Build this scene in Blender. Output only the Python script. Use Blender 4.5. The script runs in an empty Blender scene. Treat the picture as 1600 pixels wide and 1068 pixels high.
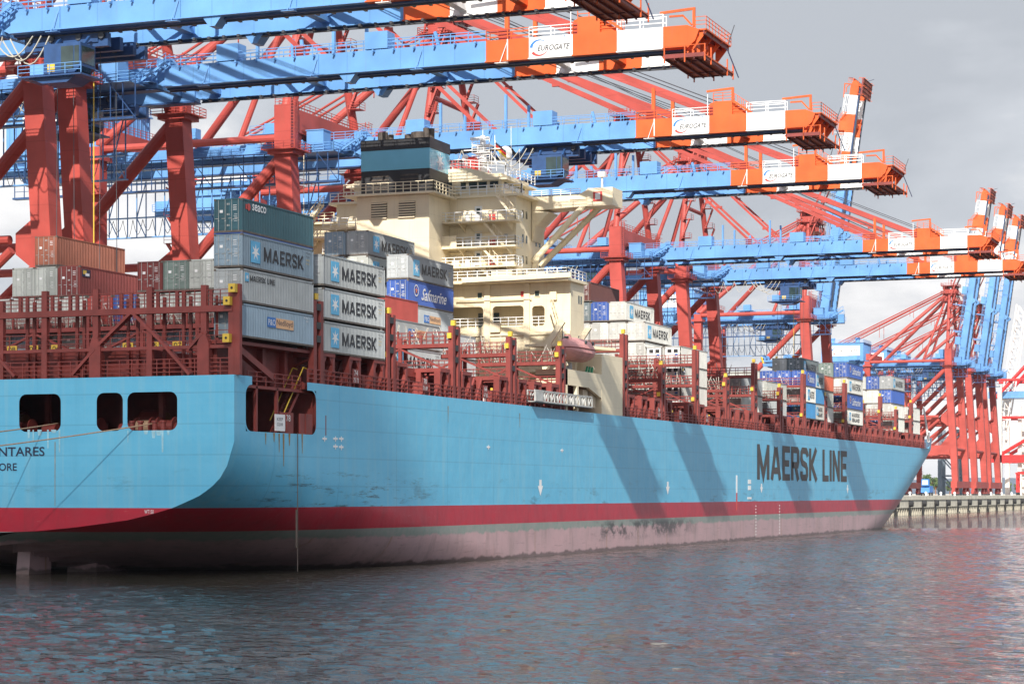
import bpy, math, random
from mathutils import Vector, Matrix
random.seed(7)
C = bpy.context.scene.collection
SC = bpy.context.scene
# ------------------------------------------------------------------ camera, sky, sun
F, TH, H0, YH = 3400.0, math.radians(20.92), 6.5, 770.5
cam = bpy.data.cameras.new("camera"); co = bpy.data.objects.new("camera", cam); C.objects.link(co)
cam.sensor_width = 36; cam.lens = 36*F/1600; cam.shift_y = (YH-534)/1600
cam.clip_start = 1; cam.clip_end = 20000
co.location = (0, 0, H0); co.rotation_euler = (math.pi/2, 0, TH-math.pi/2)
SC.camera = co
SUN = Vector((1.5, 0.42, -1.0)).normalized()
sl = bpy.data.lights.new("sun", 'SUN'); sl.energy = 5.0; sl.angle = math.radians(0.5); sl.color = (1, .94, .85)
so = bpy.data.objects.new("sun", sl); C.objects.link(so); so.location = (-60, -40, 120)
so.rotation_euler = SUN.to_track_quat('-Z', 'Y').to_euler()
W = bpy.data.worlds.new("World"); SC.world = W; W.use_nodes = True
nt = W.node_tree; nt.nodes.clear(); N = nt.nodes.new; Lk = nt.links.new
out = N('ShaderNodeOutputWorld'); bgs = N('ShaderNodeBackground'); bgc = N('ShaderNodeBackground'); mx = N('ShaderNodeMixShader')
sky = N('ShaderNodeTexSky'); sky.sky_type = 'NISHITA'; sky.sun_disc = False
sky.sun_elevation = math.asin(-SUN.z); sky.sun_rotation = math.atan2(-SUN.x, -SUN.y)
bgs.inputs[1].default_value = .10
Lk(sky.outputs[0], bgs.inputs[0])
tc = N('ShaderNodeTexCoord')
def noise(sc, det, rough, off, stretch, dist=0):
    mp = N('ShaderNodeMapping'); mp.inputs['Scale'].default_value = stretch; mp.inputs['Location'].default_value = off
    Lk(tc.outputs['Generated'], mp.inputs[0]); n = N('ShaderNodeTexNoise')
    n.inputs['Scale'].default_value = sc; n.inputs['Detail'].default_value = det; n.inputs['Roughness'].default_value = rough
    n.inputs['Distortion'].default_value = dist; Lk(mp.outputs[0], n.inputs['Vector']); return n
sep = N('ShaderNodeSeparateXYZ'); Lk(tc.outputs['Generated'], sep.inputs[0])
n1 = noise(3.2, 8, .55, (3.1, 1.7, .2), (1, 1, 2.6), .3)
n2 = noise(9, 8, .6, (1.2, .3, 4.4), (1, 1, 1.8), .2)
# elevation raises the share of dark grey cloud
ma = N('ShaderNodeMath'); ma.operation = 'MULTIPLY_ADD'; ma.inputs[1].default_value = 3.3; ma.inputs[2].default_value = -.17
Lk(sep.outputs['Z'], ma.inputs[0])
mb = N('ShaderNodeMath'); mb.operation = 'ADD'; Lk(ma.outputs[0], mb.inputs[0])
mm = N('ShaderNodeMath'); mm.operation = 'MULTIPLY_ADD'; mm.inputs[1].default_value = 2.3; mm.inputs[2].default_value = -.96
Lk(n1.outputs[0], mm.inputs[0]); my = N('ShaderNodeMath'); my.operation = 'MULTIPLY_ADD'; my.inputs[1].default_value = -.75; my.inputs[2].default_value = .22; my.use_clamp = False
Lk(sep.outputs['Y'], my.inputs[0]); mk = N('ShaderNodeMath'); mk.operation = 'ADD'; Lk(mm.outputs[0], mk.inputs[0]); Lk(my.outputs[0], mk.inputs[1])
Lk(mk.outputs[0], mb.inputs[1])
m3 = N('ShaderNodeMath'); m3.operation = 'MULTIPLY_ADD'; m3.inputs[1].default_value = .62; Lk(n2.outputs[0], m3.inputs[0]); Lk(mb.outputs[0], m3.inputs[2])
cr = N('ShaderNodeValToRGB'); e = cr.color_ramp.elements
e[0].position = .36; e[0].color = (.86, .855, .85, 1)
e[1].position = 1.05 if False else 1.0; e[1].color = (.375, .40, .44, 1)
x = cr.color_ramp.elements.new(.58); x.color = (.65, .65, .66, 1)
x = cr.color_ramp.elements.new(.74); x.color = (.46, .485, .525, 1)
Lk(m3.outputs[0], cr.inputs[0]); Lk(cr.outputs[0], bgc.inputs[0])
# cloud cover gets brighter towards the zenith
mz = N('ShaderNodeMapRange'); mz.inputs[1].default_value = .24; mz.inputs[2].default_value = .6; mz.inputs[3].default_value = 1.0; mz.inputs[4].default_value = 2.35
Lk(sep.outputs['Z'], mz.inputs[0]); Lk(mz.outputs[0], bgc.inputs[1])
n3 = noise(1.6, 5, .5, (5.3, 2.2, 7), (1, 1, 1.5))
cr2 = N('ShaderNodeValToRGB'); cr2.color_ramp.elements[0].position = .44; cr2.color_ramp.elements[1].position = .6
Lk(n3.outputs[0], cr2.inputs[0])
me = N('ShaderNodeMapRange'); me.inputs[1].default_value = .25; me.inputs[2].default_value = .5
Lk(sep.outputs['Z'], me.inputs[0])
mu = N('ShaderNodeMath'); mu.operation = 'MULTIPLY'; Lk(cr2.outputs[0], mu.inputs[0]); Lk(me.outputs[0], mu.inputs[1])
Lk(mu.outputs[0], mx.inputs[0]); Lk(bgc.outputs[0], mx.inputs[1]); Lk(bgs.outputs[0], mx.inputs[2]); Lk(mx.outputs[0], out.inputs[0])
SC.view_settings.view_transform = 'Standard'; SC.view_settings.look = 'None'
SC.view_settings.exposure = 0.5; SC.view_settings.gamma = 1
# ------------------------------------------------------------------ survey helpers: where a sight line meets a known plane of the place
cT, sT = math.cos(TH), math.sin(TH)
def PX(x, y, Y=None, X=None):
    t = (x-800)/F; dx, dy, dz = cT+t*sT, sT-t*cT, (YH-y)/F
    k = Y/dy if Y is not None else X/dx
    return Vector((dx*k, dy*k, H0+dz*k))
# ------------------------------------------------------------------ materials
MATS = {}
def mat(name, col, rough=.5, var=.12, scale=.6, dirt=0, dcol=(.12, .06, .03), metal=0, streak=0, bump=0, spec=.5, seam=None):
    if name in MATS: return MATS[name]
    m = bpy.data.materials.new(name); m.use_nodes = True; t = m.node_tree; b = t.nodes['Principled BSDF']
    b.inputs['Roughness'].default_value = rough; b.inputs['Metallic'].default_value = metal
    b.inputs['Specular IOR Level'].default_value = spec
    tcn = t.nodes.new('ShaderNodeNewGeometry'); pos = tcn.outputs['Position']
    n = t.nodes.new('ShaderNodeTexNoise'); n.inputs['Scale'].default_value = scale; n.inputs['Detail'].default_value = 6
    t.links.new(pos, n.inputs['Vector'])
    r = t.nodes.new('ShaderNodeMapRange'); r.inputs[1].default_value = .3; r.inputs[2].default_value = .7
    r.inputs[3].default_value = 1-var; r.inputs[4].default_value = 1+var; t.links.new(n.outputs[0], r.inputs[0])
    v = t.nodes.new('ShaderNodeVectorMath'); v.operation = 'SCALE'; v.inputs[0].default_value = col
    t.links.new(r.outputs[0], v.inputs['Scale']); last = v.outputs[0]
    if name.startswith('container_') and name != 'container_underframe':
        oi = t.nodes.new('ShaderNodeObjectInfo'); r9 = t.nodes.new('ShaderNodeMapRange'); r9.inputs[3].default_value = .74; r9.inputs[4].default_value = 1.16; t.links.new(oi.outputs['Random'], r9.inputs[0])
        v9 = t.nodes.new('ShaderNodeVectorMath'); v9.operation = 'SCALE'; t.links.new(last, v9.inputs[0]); t.links.new(r9.outputs[0], v9.inputs['Scale']); last = v9.outputs[0]
    if dirt or streak:
        mp = t.nodes.new('ShaderNodeMapping'); mp.inputs['Scale'].default_value = (1.6, 1.6, .14) if streak else (1, 1, 1)
        t.links.new(pos, mp.inputs[0]); n4 = t.nodes.new('ShaderNodeTexNoise'); n4.inputs['Scale'].default_value = 1.3 if streak else 2.2
        n4.inputs['Detail'].default_value = 8; n4.inputs['Roughness'].default_value = .65; t.links.new(mp.outputs[0], n4.inputs['Vector'])
        r4 = t.nodes.new('ShaderNodeMapRange'); r4.inputs[1].default_value = .56; r4.inputs[2].default_value = .78; r4.inputs[4].default_value = max(dirt, streak)
        t.links.new(n4.outputs[0], r4.inputs[0]); mxn = t.nodes.new('ShaderNodeMix'); mxn.data_type = 'RGBA'
        t.links.new(r4.outputs[0], mxn.inputs[0]); t.links.new(last, mxn.inputs[6]); mxn.inputs[7].default_value = (*dcol, 1); last = mxn.outputs[2]
    if seam:
        sp = t.nodes.new('ShaderNodeSeparateXYZ'); t.links.new(pos, sp.inputs[0])
        for ax, per, wd in seam:
            q1 = t.nodes.new('ShaderNodeMath'); q1.operation = 'MULTIPLY'; q1.inputs[1].default_value = 1/per; t.links.new(sp.outputs[ax], q1.inputs[0])
            q2 = t.nodes.new('ShaderNodeMath'); q2.operation = 'FRACT'; t.links.new(q1.outputs[0], q2.inputs[0])
            q3 = t.nodes.new('ShaderNodeMapRange'); q3.inputs[1].default_value = 0; q3.inputs[2].default_value = wd/per; q3.inputs[3].default_value = .5; q3.inputs[4].default_value = 0; t.links.new(q2.outputs[0], q3.inputs[0])
            q4 = t.nodes.new('ShaderNodeMix'); q4.data_type = 'RGBA'; t.links.new(q3.outputs[0], q4.inputs[0]); t.links.new(last, q4.inputs[6]); q4.inputs[7].default_value = (col[0]*.5, col[1]*.5, col[2]*.5, 1); last = q4.outputs[2]
    t.links.new(last, b.inputs['Base Color'])
    if bump:
        bn = t.nodes.new('ShaderNodeBump'); bn.inputs['Strength'].default_value = bump; t.links.new(n.outputs[0], bn.inputs['Height']); t.links.new(bn.outputs[0], b.inputs['Normal'])
    MATS[name] = m; return m
RED = mat('crane_red', (.37, .062, .05), .5, .2, .25, streak=.5, dcol=(.25, .07, .055), spec=.3, seam=((2, 3.3, .14),))
BLUE = mat('crane_blue', (.12, .285, .56), .45, .16, .22, streak=.5, dcol=(.13, .22, .38), spec=.35, seam=((1, 6.1, .16),))
DBLUE = mat('machinery_blue', (.018, .06, .17), .5, .2, 1, dirt=.3, dcol=(.02, .03, .05))
ORANGE = mat('warning_orange', (.60, .105, .025), .5, .16, .35, streak=.5, dcol=(.42, .10, .05), spec=.3)
WHITE = mat('white_paint', (.74, .75, .75), .4, .05, .6, streak=.3, dcol=(.5, .47, .42))
RAILM = mat('rail_steel', (.05, .055, .065), .5, .2, 2)
ROPE = mat('steel_rope', (.06, .065, .075), .5, .1)
CABLE = mat('grey_cable', (.42, .40, .34), .6, .1)
GLASS = mat('cab_glass', (.03, .05, .05), .08, .3, .8, spec=.9)
DECK = mat('deck_red', (.205, .036, .03), .55, .22, .8, dirt=.4, dcol=(.13, .03, .022))
CREAM = mat('cream_paint', (.76, .665, .475), .45, .06, .5, streak=.5, dcol=(.55, .38, .2), seam=((2, 2.72, .05), (1, 5.3, .05)))
BLACK = mat('funnel_black', (.02, .02, .022), .5, .3, .7)
FBLUE = mat('funnel_blue', (.21, .55, .70), .05, .05, .5, spec=1)
SOOT = mat('sooty_steel', (.07, .055, .045), .7, .4, 2, dirt=.6, dcol=(.02, .02, .02))
YEL = mat('yellow_paint', (.62, .42, .05), .45, .1, 3)
LIFE = mat('faded_orange_fibreglass', (.66, .30, .28), .5, .14, 1.2, streak=.5, dcol=(.6, .42, .38))
GREY = mat('galvanised_steel', (.42, .43, .42), .5, .15, 2, dirt=.4, dcol=(.25, .2, .15))
INK = mat('black_lettering', (.018, .018, .022), .5, .1)
NAVY = mat('navy_lettering', (.012, .02, .06), .5, .1)
LINEK = mat('hull_lettering', (.055, .045, .042), .55, .15, .5, streak=.2, dcol=(.10, .07, .06))
WMARK = mat('white_marking', (.78, .78, .78), .5, .08)
SKYB = mat('logo_light_blue', (.10, .42, .68), .45, .08)
LBLUE = mat('logo_blue', (.03, .17, .50), .45, .05)
LRED = mat('logo_red', (.55, .06, .05), .45, .05)
CONC = mat('quay_concrete', (.60, .56, .46), .85, .18, .5, streak=.6, dcol=(.26, .22, .16), bump=.2)
CONCD = mat('weathered_concrete', (.40, .37, .30), .85, .2, .6, streak=.6, dcol=(.12, .10, .07), bump=.2)
RUBBER = mat('black_rubber', (.02, .02, .022), .8, .3)
MROPE = mat('mooring_rope', (.42, .28, .18), .8, .2, 6)
BROWNS = mat('rust_brown', (.25, .10, .04), .8, .3)
def hull_material():
    m = bpy.data.materials.new('hull_paint'); m.use_nodes = True; t = m.node_tree; b = t.nodes['Principled BSDF']; b.inputs['Roughness'].default_value = .38
    n_ = t.nodes.new; l = t.links.new
    g = n_('ShaderNodeNewGeometry'); s = n_('ShaderNodeSeparateXYZ'); l(g.outputs['Position'], s.inputs[0])
    def nz(scale, det, st, rough=.55):
        mp = n_('ShaderNodeMapping'); mp.inputs['Scale'].default_value = st; l(g.outputs['Position'], mp.inputs[0])
        k = n_('ShaderNodeTexNoise'); k.inputs['Scale'].default_value = scale; k.inputs['Detail'].default_value = det; k.inputs['Roughness'].default_value = rough
        l(mp.outputs[0], k.inputs['Vector']); return k.outputs[0]
    def rng(v, a, b2, c, d):
        r = n_('ShaderNodeMapRange'); r.inputs[1].default_value = a; r.inputs[2].default_value = b2; r.inputs[3].default_value = c; r.inputs[4].default_value = d; l(v, r.inputs[0]); return r.outputs[0]
    def math2(op, a, b2):
        k = n_('ShaderNodeMath'); k.operation = op
        for i, v in enumerate((a, b2)):
            if isinstance(v, (int, float)): k.inputs[i].default_value = v
            else: l(v, k.inputs[i])
        return k.outputs[0]
    def mixc(f, a, b2):
        k = n_('ShaderNodeMix'); k.data_type = 'RGBA'; l(f, k.inputs[0])
        for i, v in ((6, a), (7, b2)):
            if isinstance(v, tuple): k.inputs[i].default_value = (*v, 1)
            else: l(v, k.inputs[i])
        return k.outputs[2]
    zz = s.outputs[2]
    zw = math2('ADD', zz, rng(nz(.7, 5, (1, 1, .5)), .3, .7, -.22, .22))
    blue = mixc(rng(nz(.25, 6, (1, 1, 2.5)), .3, .7, 0, 1), (.10, .43, .655), (.125, .47, .69))
    blue = mixc(rng(nz(1.1, 7, (1.2, 1.2, .06), .6), .5, .72, 0, .45), blue, (.24, .49, .60))
    # plate strakes with faint seams
    fr = math2('FRACT', math2('MULTIPLY', zz, 1/2.35), 0)
    blue = mixc(rng(fr, .0, .06, .6, 0), blue, (.05, .24, .40))
    fr2 = math2('FRACT', math2('MULTIPLY', zz, 1/.78), 0)
    blue = mixc(rng(fr2, .0, .35, .22, 0), blue, (.16, .46, .66))
    fx = math2('FRACT', math2('MULTIPLY', s.outputs[0], 1/11.7), 0)
    blue = mixc(rng(fx, .0, .015, .5, 0), blue, (.05, .24, .40))
    blue = mixc(rng(nz(.9, 8, (1.3, 1.3, .07), .65), .5, .7, 0, .2), blue, (.20, .48, .62))
    blue = mixc(rng(nz(.7, 8, (1.1, 1.1, .05), .65), .56, .72, 0, .14), blue, (.05, .26, .42))
    blue = mixc(rng(nz(1.8, 8, (.5, .5, 1.4), .75), .64, .70, 0, .5), blue, (.30, .55, .66))
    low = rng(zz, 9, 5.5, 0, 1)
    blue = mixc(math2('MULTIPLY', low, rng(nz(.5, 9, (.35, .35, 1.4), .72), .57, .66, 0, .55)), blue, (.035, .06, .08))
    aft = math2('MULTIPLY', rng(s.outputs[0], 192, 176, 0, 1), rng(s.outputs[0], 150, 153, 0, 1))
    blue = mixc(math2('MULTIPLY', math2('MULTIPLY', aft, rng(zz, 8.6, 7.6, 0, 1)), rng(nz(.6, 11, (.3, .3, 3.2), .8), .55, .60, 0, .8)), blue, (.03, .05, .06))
    red = mixc(rng(nz(.6, 6, (1, 1, 1)), .35, .7, 0, 1), (.44, .008, .03), (.36, .015, .035))
    red = mixc(rng(nz(2.6, 9, (.5, .5, 2), .7), .62, .72, 0, .5), red, (.45, .25, .22))
    green = mixc(rng(nz(1.2, 6, (1, 1, 1)), .35, .65, 0, 1), (.20, .25, .22), (.27, .27, .25))
    pink = mixc(rng(nz(.5, 8, (.7, .7, .7), .65), .3, .7, 0, 1), (.50, .315, .33), (.40, .27, .28))
    pink = mixc(rng(nz(.35, 9, (1.2, 1.2, .2), .75), .52, .68, 0, .6), pink, (.20, .15, .13))
    pink = mixc(math2('MULTIPLY', rng(fx, .0, .03, .8, 0), rng(nz(.2, 3, (1, 1, .1)), .45, .6, 0, 1)), pink, (.30, .16, .05))
    pink = mixc(rng(nz(1.5, 9, (.22, .22, 3), .7), .58, .66, 0, .6), pink, (.22, .15, .14))
    anti = mixc(rng(zw, 2.65, 2.85, 0, 1), pink, green)
    # black fender scrapes around X 225..275, z 1.2..3.7
    xm = math2('MULTIPLY', rng(s.outputs[0], 228, 234, 0, 1), rng(s.outputs[0], 262, 272, 1, 0))
    zm = math2('MULTIPLY', rng(zz, 1.0, 1.9, 0, 1), rng(zz, 3.0, 3.7, 1, 0))
    sc = rng(nz(.55, 10, (.6, .6, 1.0), .75), .47, .56, 0, .85)
    anti = mixc(math2('MULTIPLY', math2('MULTIPLY', xm, zm), sc), anti, (.03, .03, .03))
    anti = mixc(rng(zw, .45, .25, 0, .8), anti, (.07, .05, .045))
    red = mixc(rng(nz(.8, 8, (1.2, 1.2, .2), .65), .55, .7, 0, .5), red, (.22, .02, .03))
    c1 = mixc(rng(zz, 3.49, 3.51, 0, 1), anti, red)
    c2 = mixc(rng(zz, 5.38, 5.40, 0, 1), c1, blue)
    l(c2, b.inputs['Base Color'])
    bn = n_('ShaderNodeBump'); bn.inputs['Strength'].default_value = .12; bn.inputs['Distance'].default_value = .5
    l(nz(.45, 3, (1, 1, .8)), bn.inputs['Height']); l(bn.outputs[0], b.inputs['Normal'])
    return m
HULL = hull_material()
# ------------------------------------------------------------------ mesh builder
ORG = {}
class MB:
    def __init__(s): s.v = []; s.f = []; s.m = []; s.mats = []
    def mi(s, m):
        if m not in s.mats: s.mats.append(m)
        return s.mats.index(m)
    def face(s, pts, m):
        i = len(s.v); s.v += [tuple(p) for p in pts]; s.f.append(tuple(range(i, i+len(pts)))); s.m.append(s.mi(m))
    def hexa(s, p, m):
        i = len(s.v); s.v += [tuple(q) for q in p]; k = s.mi(m)
        for f in ((0, 3, 2, 1), (4, 5, 6, 7), (0, 1, 5, 4), (1, 2, 6, 5), (2, 3, 7, 6), (3, 0, 4, 7)):
            s.f.append(tuple(i+j for j in f)); s.m.append(k)
    def box(s, x0, x1, y0, y1, z0, z1, m):
        s.hexa([(x0, y0, z0), (x1, y0, z0), (x1, y1, z0), (x0, y1, z0), (x0, y0, z1), (x1, y0, z1), (x1, y1, z1), (x0, y1, z1)], m)
    def bar(s, p, q, w, h, m, up=(0, 0, 1), w2=None, h2=None):
        p, q = Vector(p), Vector(q); d = (q-p).normalized(); u = Vector(up)
        if abs(d.dot(u)) > .97: u = Vector((0, 1, 0))
        a = d.cross(u).normalized(); b = a.cross(d); w2 = w if w2 is None else w2; h2 = h if h2 is None else h2
        r = []
        for c, ww, hh in ((p, w, h), (q, w2, h2)):
            r += [c-a*ww/2-b*hh/2, c+a*ww/2-b*hh/2, c+a*ww/2+b*hh/2, c-a*ww/2+b*hh/2]
        s.hexa(r, m)
    def tube(s, p, q, r, m, n=8, r2=None, caps=True):
        p, q = Vector(p), Vector(q); d = (q-p).normalized(); u = Vector((0, 0, 1)) if abs(d.z) < .95 else Vector((0, 1, 0))
        a = d.cross(u).normalized(); b = a.cross(d); r2 = r if r2 is None else r2; i = len(s.v); k = s.mi(m)
        for c, rr in ((p, r), (q, r2)):
            for j in range(n):
                t = 2*math.pi*j/n; s.v.append(tuple(c+(a*math.cos(t)+b*math.sin(t))*rr))
        for j in range(n): s.f.append((i+j, i+(j+1) % n, i+n+(j+1) % n, i+n+j)); s.m.append(k)
        if caps: s.f.append(tuple(i+n+j for j in range(n))); s.m.append(k); s.f.append(tuple(i+n-1-j for j in range(n))); s.m.append(k)
    def curve(s, pts, r, m, n=5):
        for a, b in zip(pts, pts[1:]): s.tube(a, b, r, m, n, caps=False)
    def rail(s, p, q, m, h=1.05, step=1.6, r=.03, mids=2):
        p, q = Vector(p), Vector(q); L = (q-p).length; k = max(1, int(round(L/step)))
        for i in range(k+1):
            c = p+(q-p)*i/k; s.bar(c, c+Vector((0, 0, h)), 2*r, 2*r, m)
        for j in range(mids+1):
            z = Vector((0, 0, h*(j+1)/(mids+1))); s.bar(p+z, q+z, 2*r*.9, 2*r*.9, m)
    def stairs(s, p, q, w, side, m, rails=True):
        p, q = Vector(p), Vector(q); sd = Vector(side).normalized()*w/2; n = max(3, int(abs(q.z-p.z)/.28))
        for e_ in (-1, 1):
            s.bar(p+sd*e_, q+sd*e_, .06, .25, m)
            if rails:
                z = Vector((0, 0, 1)); s.bar(p+sd*e_+z, q+sd*e_+z, .06, .06, m)
                for i in range(5): c = p+(q-p)*i/4+sd*e_; s.bar(c, c+z, .05, .05, m)
        for i in range(n):
            c = p+(q-p)*(i+.5)/n; s.bar(c-sd, c+sd, .22, .05, m)
    def extrude(s, poly, axis, a, b, m):
        # poly of 2-tuples in the plane across axis
        def P(u, v, t): return {'x': (t, u, v), 'y': (u, t, v), 'z': (u, v, t)}[axis]
        n = len(poly); i = len(s.v); k = s.mi(m)
        s.v += [P(u, v, a) for u, v in poly]+[P(u, v, b) for u, v in poly]
        s.f.append(tuple(i+j for j in range(n))); s.m.append(k); s.f.append(tuple(i+n+n-1-j for j in range(n))); s.m.append(k)
        for j in range(n): s.f.append((i+j, i+n+j, i+n+(j+1) % n, i+(j+1) % n)); s.m.append(k)
    def build(s, name, parent=None, origin=None, smooth=False):
        me = bpy.data.meshes.new(name)
        O = Vector(origin) if origin is not None else (ORG[parent.name] if parent is not None else Vector((0, 0, 0)))
        me.from_pydata([(v[0]-O.x, v[1]-O.y, v[2]-O.z) for v in s.v], [], s.f)
        for m in s.mats: me.materials.append(m)
        me.polygons.foreach_set('material_index', s.m)
        if smooth: me.polygons.foreach_set('use_smooth', [True]*len(s.f))
        me.update()
        o = bpy.data.objects.new(name, me); C.objects.link(o)
        if parent is not None: o.parent = parent; o.location = O-ORG[parent.name]
        else: o.location = O
        ORG[o.name] = O; return o
def tag(o, label=None, cat=None, group=None, kind=None):
    if label: o['label'] = label
    if cat: o['category'] = cat
    if group: o['group'] = group
    if kind: o['kind'] = kind
    return o
def thing(name, loc, label, cat, group=None):
    o = bpy.data.objects.new(name, None); C.objects.link(o); o.location = loc; o.empty_display_size = .5
    ORG[o.name] = Vector(loc); return tag(o, label, cat, group)
def copy_tree(o, parent=None):
    c = o.copy(); C.objects.link(c)
    if parent is not None: c.parent = parent
    for ch in list(o.children): copy_tree(ch, c)
    return c
# ------------------------------------------------------------------ lettering
def ribbon(pts, w):
    pts = [Vector((p[0], p[1])) for p in pts]; L = []; R = []
    for i, p in enumerate(pts):
        a = (p-pts[i-1]).normalized() if i else None; b = (pts[i+1]-p).normalized() if i < len(pts)-1 else None
        if a is None: n = Vector((-b.y, b.x)); k = 1
        elif b is None: n = Vector((-a.y, a.x)); k = 1
        else:
            n = (Vector((-a.y, a.x))+Vector((-b.y, b.x))).normalized(); k = 1/max(.4, n.dot(Vector((-a.y, a.x))))
        L.append(p+n*w/2*k); R.append(p-n*w/2*k)
    return [(R[i], R[i+1], L[i+1], L[i]) for i in range(len(pts)-1)]
s_ = .17; h_ = s_/2
GL = {
 'M': (.86, [[(h_, 0), (h_, 1)], [(.86-h_, 0), (.86-h_, 1)], [(h_, .93), (.43, .12), (.86-h_, .93)]]),
 'A': (.78, [[(h_, 0), (.39-.03, .95)], [(.78-h_, 0), (.39+.03, .95)], [(.17, .27), (.61, .27)]]),
 'E': (.58, [[(.58, 1-h_), (h_, 1-h_), (h_, h_), (.58, h_)], [(h_, .5), (.52, .5)]]),
 'R': (.64, [[(h_, 0), (h_, 1-h_), (.5, 1-h_), (.64-h_, .86), (.64-h_, .58), (.5, .46), (h_, .46)], [(.34, .44), (.56, 0)]]),
 'S': (.62, [[(.60, .74), (.60-.04, .82), (.47, 1-h_), (.16, 1-h_), (h_, .84), (h_, .66), (.17, .54), (.46, .46), (.62-h_, .35), (.62-h_, .18), (.47, h_), (.15, h_), (h_, .16), (h_, .28)]]),
 'K': (.68, [[(h_, 0), (h_, 1)], [(.60, 1), (.2, .5), (.63, 0)]]),
 'L': (.54, [[(h_, 1), (h_, h_), (.54, h_)]]), 'I': (.17, [[(h_, 0), (h_, 1)]]),
 'N': (.66, [[(h_, 0), (h_, 1)], [(.66-h_, 0), (.66-h_, 1)], [(h_, .95), (.66-h_, .05)]]),
 ' ': (.28, [])}
def block_text(mb, text, O, U, V, m, N_, gap=.14, bold=1.0):
    """O lower-left corner, U vector spanning the whole line, V vector of the letter height, N_ outward normal"""
    tot = sum(GL[c][0] for c in text)+gap*(len(text)-1); x = 0; O, U, V, N_ = map(Vector, (O, U, V, N_)); k = 0
    for c in text:
        w, st = GL[c]
        for line in st:
            k = (k+1) % 4
            for q in ribbon(line, s_*bold): mb.face([O+U*((x+p.x)/tot)+V*p.y+N_*.002*k for p in q], m)
        x += w+gap
def star(mb, c, U, V, r, m, n=7):
    c, U, V = Vector(c), Vector(U), Vector(V); ring = []
    for i in range(2*n):
        a = math.pi*i/n+math.pi/2; rr = r if i % 2 == 0 else r*.36; ring.append(c+U*math.cos(a)*rr+V*math.sin(a)*rr)
    for i in range(2*n): mb.face([c, ring[i], ring[(i+1) % (2*n)]], m)
def font_text(mb, text, O, U, V, m, width, height, shear=0, thick=0):
    """Blender's own font turned into mesh faces: fitted to width x height, O lower-left"""
    cu = bpy.data.curves.new('t', 'FONT'); cu.body = text; cu.shear = shear; cu.offset = thick
    cu.resolution_u = 3
    o = bpy.data.objects.new('t', cu); C.objects.link(o)
    bpy.context.view_layer.update()
    me = bpy.data.meshes.new_from_object(o.evaluated_get(bpy.context.evaluated_depsgraph_get()))
    xs = [v.co.x for v in me.vertices]; ys = [v.co.y for v in me.vertices]; O, U, V = Vector(O), Vector(U), Vector(V)
    if xs:
        x0, x1, y0, y1 = min(xs), max(xs), min(ys), max(ys); i = len(mb.v); k = mb.mi(m)
        mb.v += [tuple(O+U*((v.co.x-x0)/(x1-x0)*width)+V*((v.co.y-y0)/(y1-y0)*height)) for v in me.vertices]
        for p in me.polygons: mb.f.append(tuple(i+j for j in p.vertices)); mb.m.append(k)
    bpy.data.objects.remove(o); bpy.data.meshes.remove(me); bpy.data.curves.remove(cu)
def gate_logo(mb, O, U, V, N_, w, h):
    """white panel marking: blue arc above, red arc below, slanted black name; O lower-left of the panel"""
    O, U, V, N_ = map(Vector, (O, U, V, N_)); c = O+U*w*.23+V*h*.5; r = h*.38
    for a0, a1, m in ((35, 175, LBLUE), (215, 350, LRED)):
        n = 12
        for i in range(n):
            ta, tb = math.radians(a0+(a1-a0)*i/n), math.radians(a0+(a1-a0)*(i+1)/n)
            ka, kb = 1-.26*i/n if m is LBLUE else .74+.26*i/n, 1-.26*(i+1)/n if m is LBLUE else .74+.26*(i+1)/n
            wa, wb = (.30*(i/n), .30*((i+1)/n)) if m is LBLUE else (.30*(1-i/n), .30*(1-(i+1)/n))
            P = lambda t, rr: c+U*math.cos(t)*rr*1.15+V*math.sin(t)*rr
            mb.face([P(ta, r), P(tb, r), P(tb, r*(1-wb)-.02), P(ta, r*(1-wa)-.02)], m)
    font_text(mb, 'EUROGATE', O+U*w*.2+V*h*.36+N_*.004, U, V, INK, w*.74, h*.25, shear=.3, thick=.012)
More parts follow.
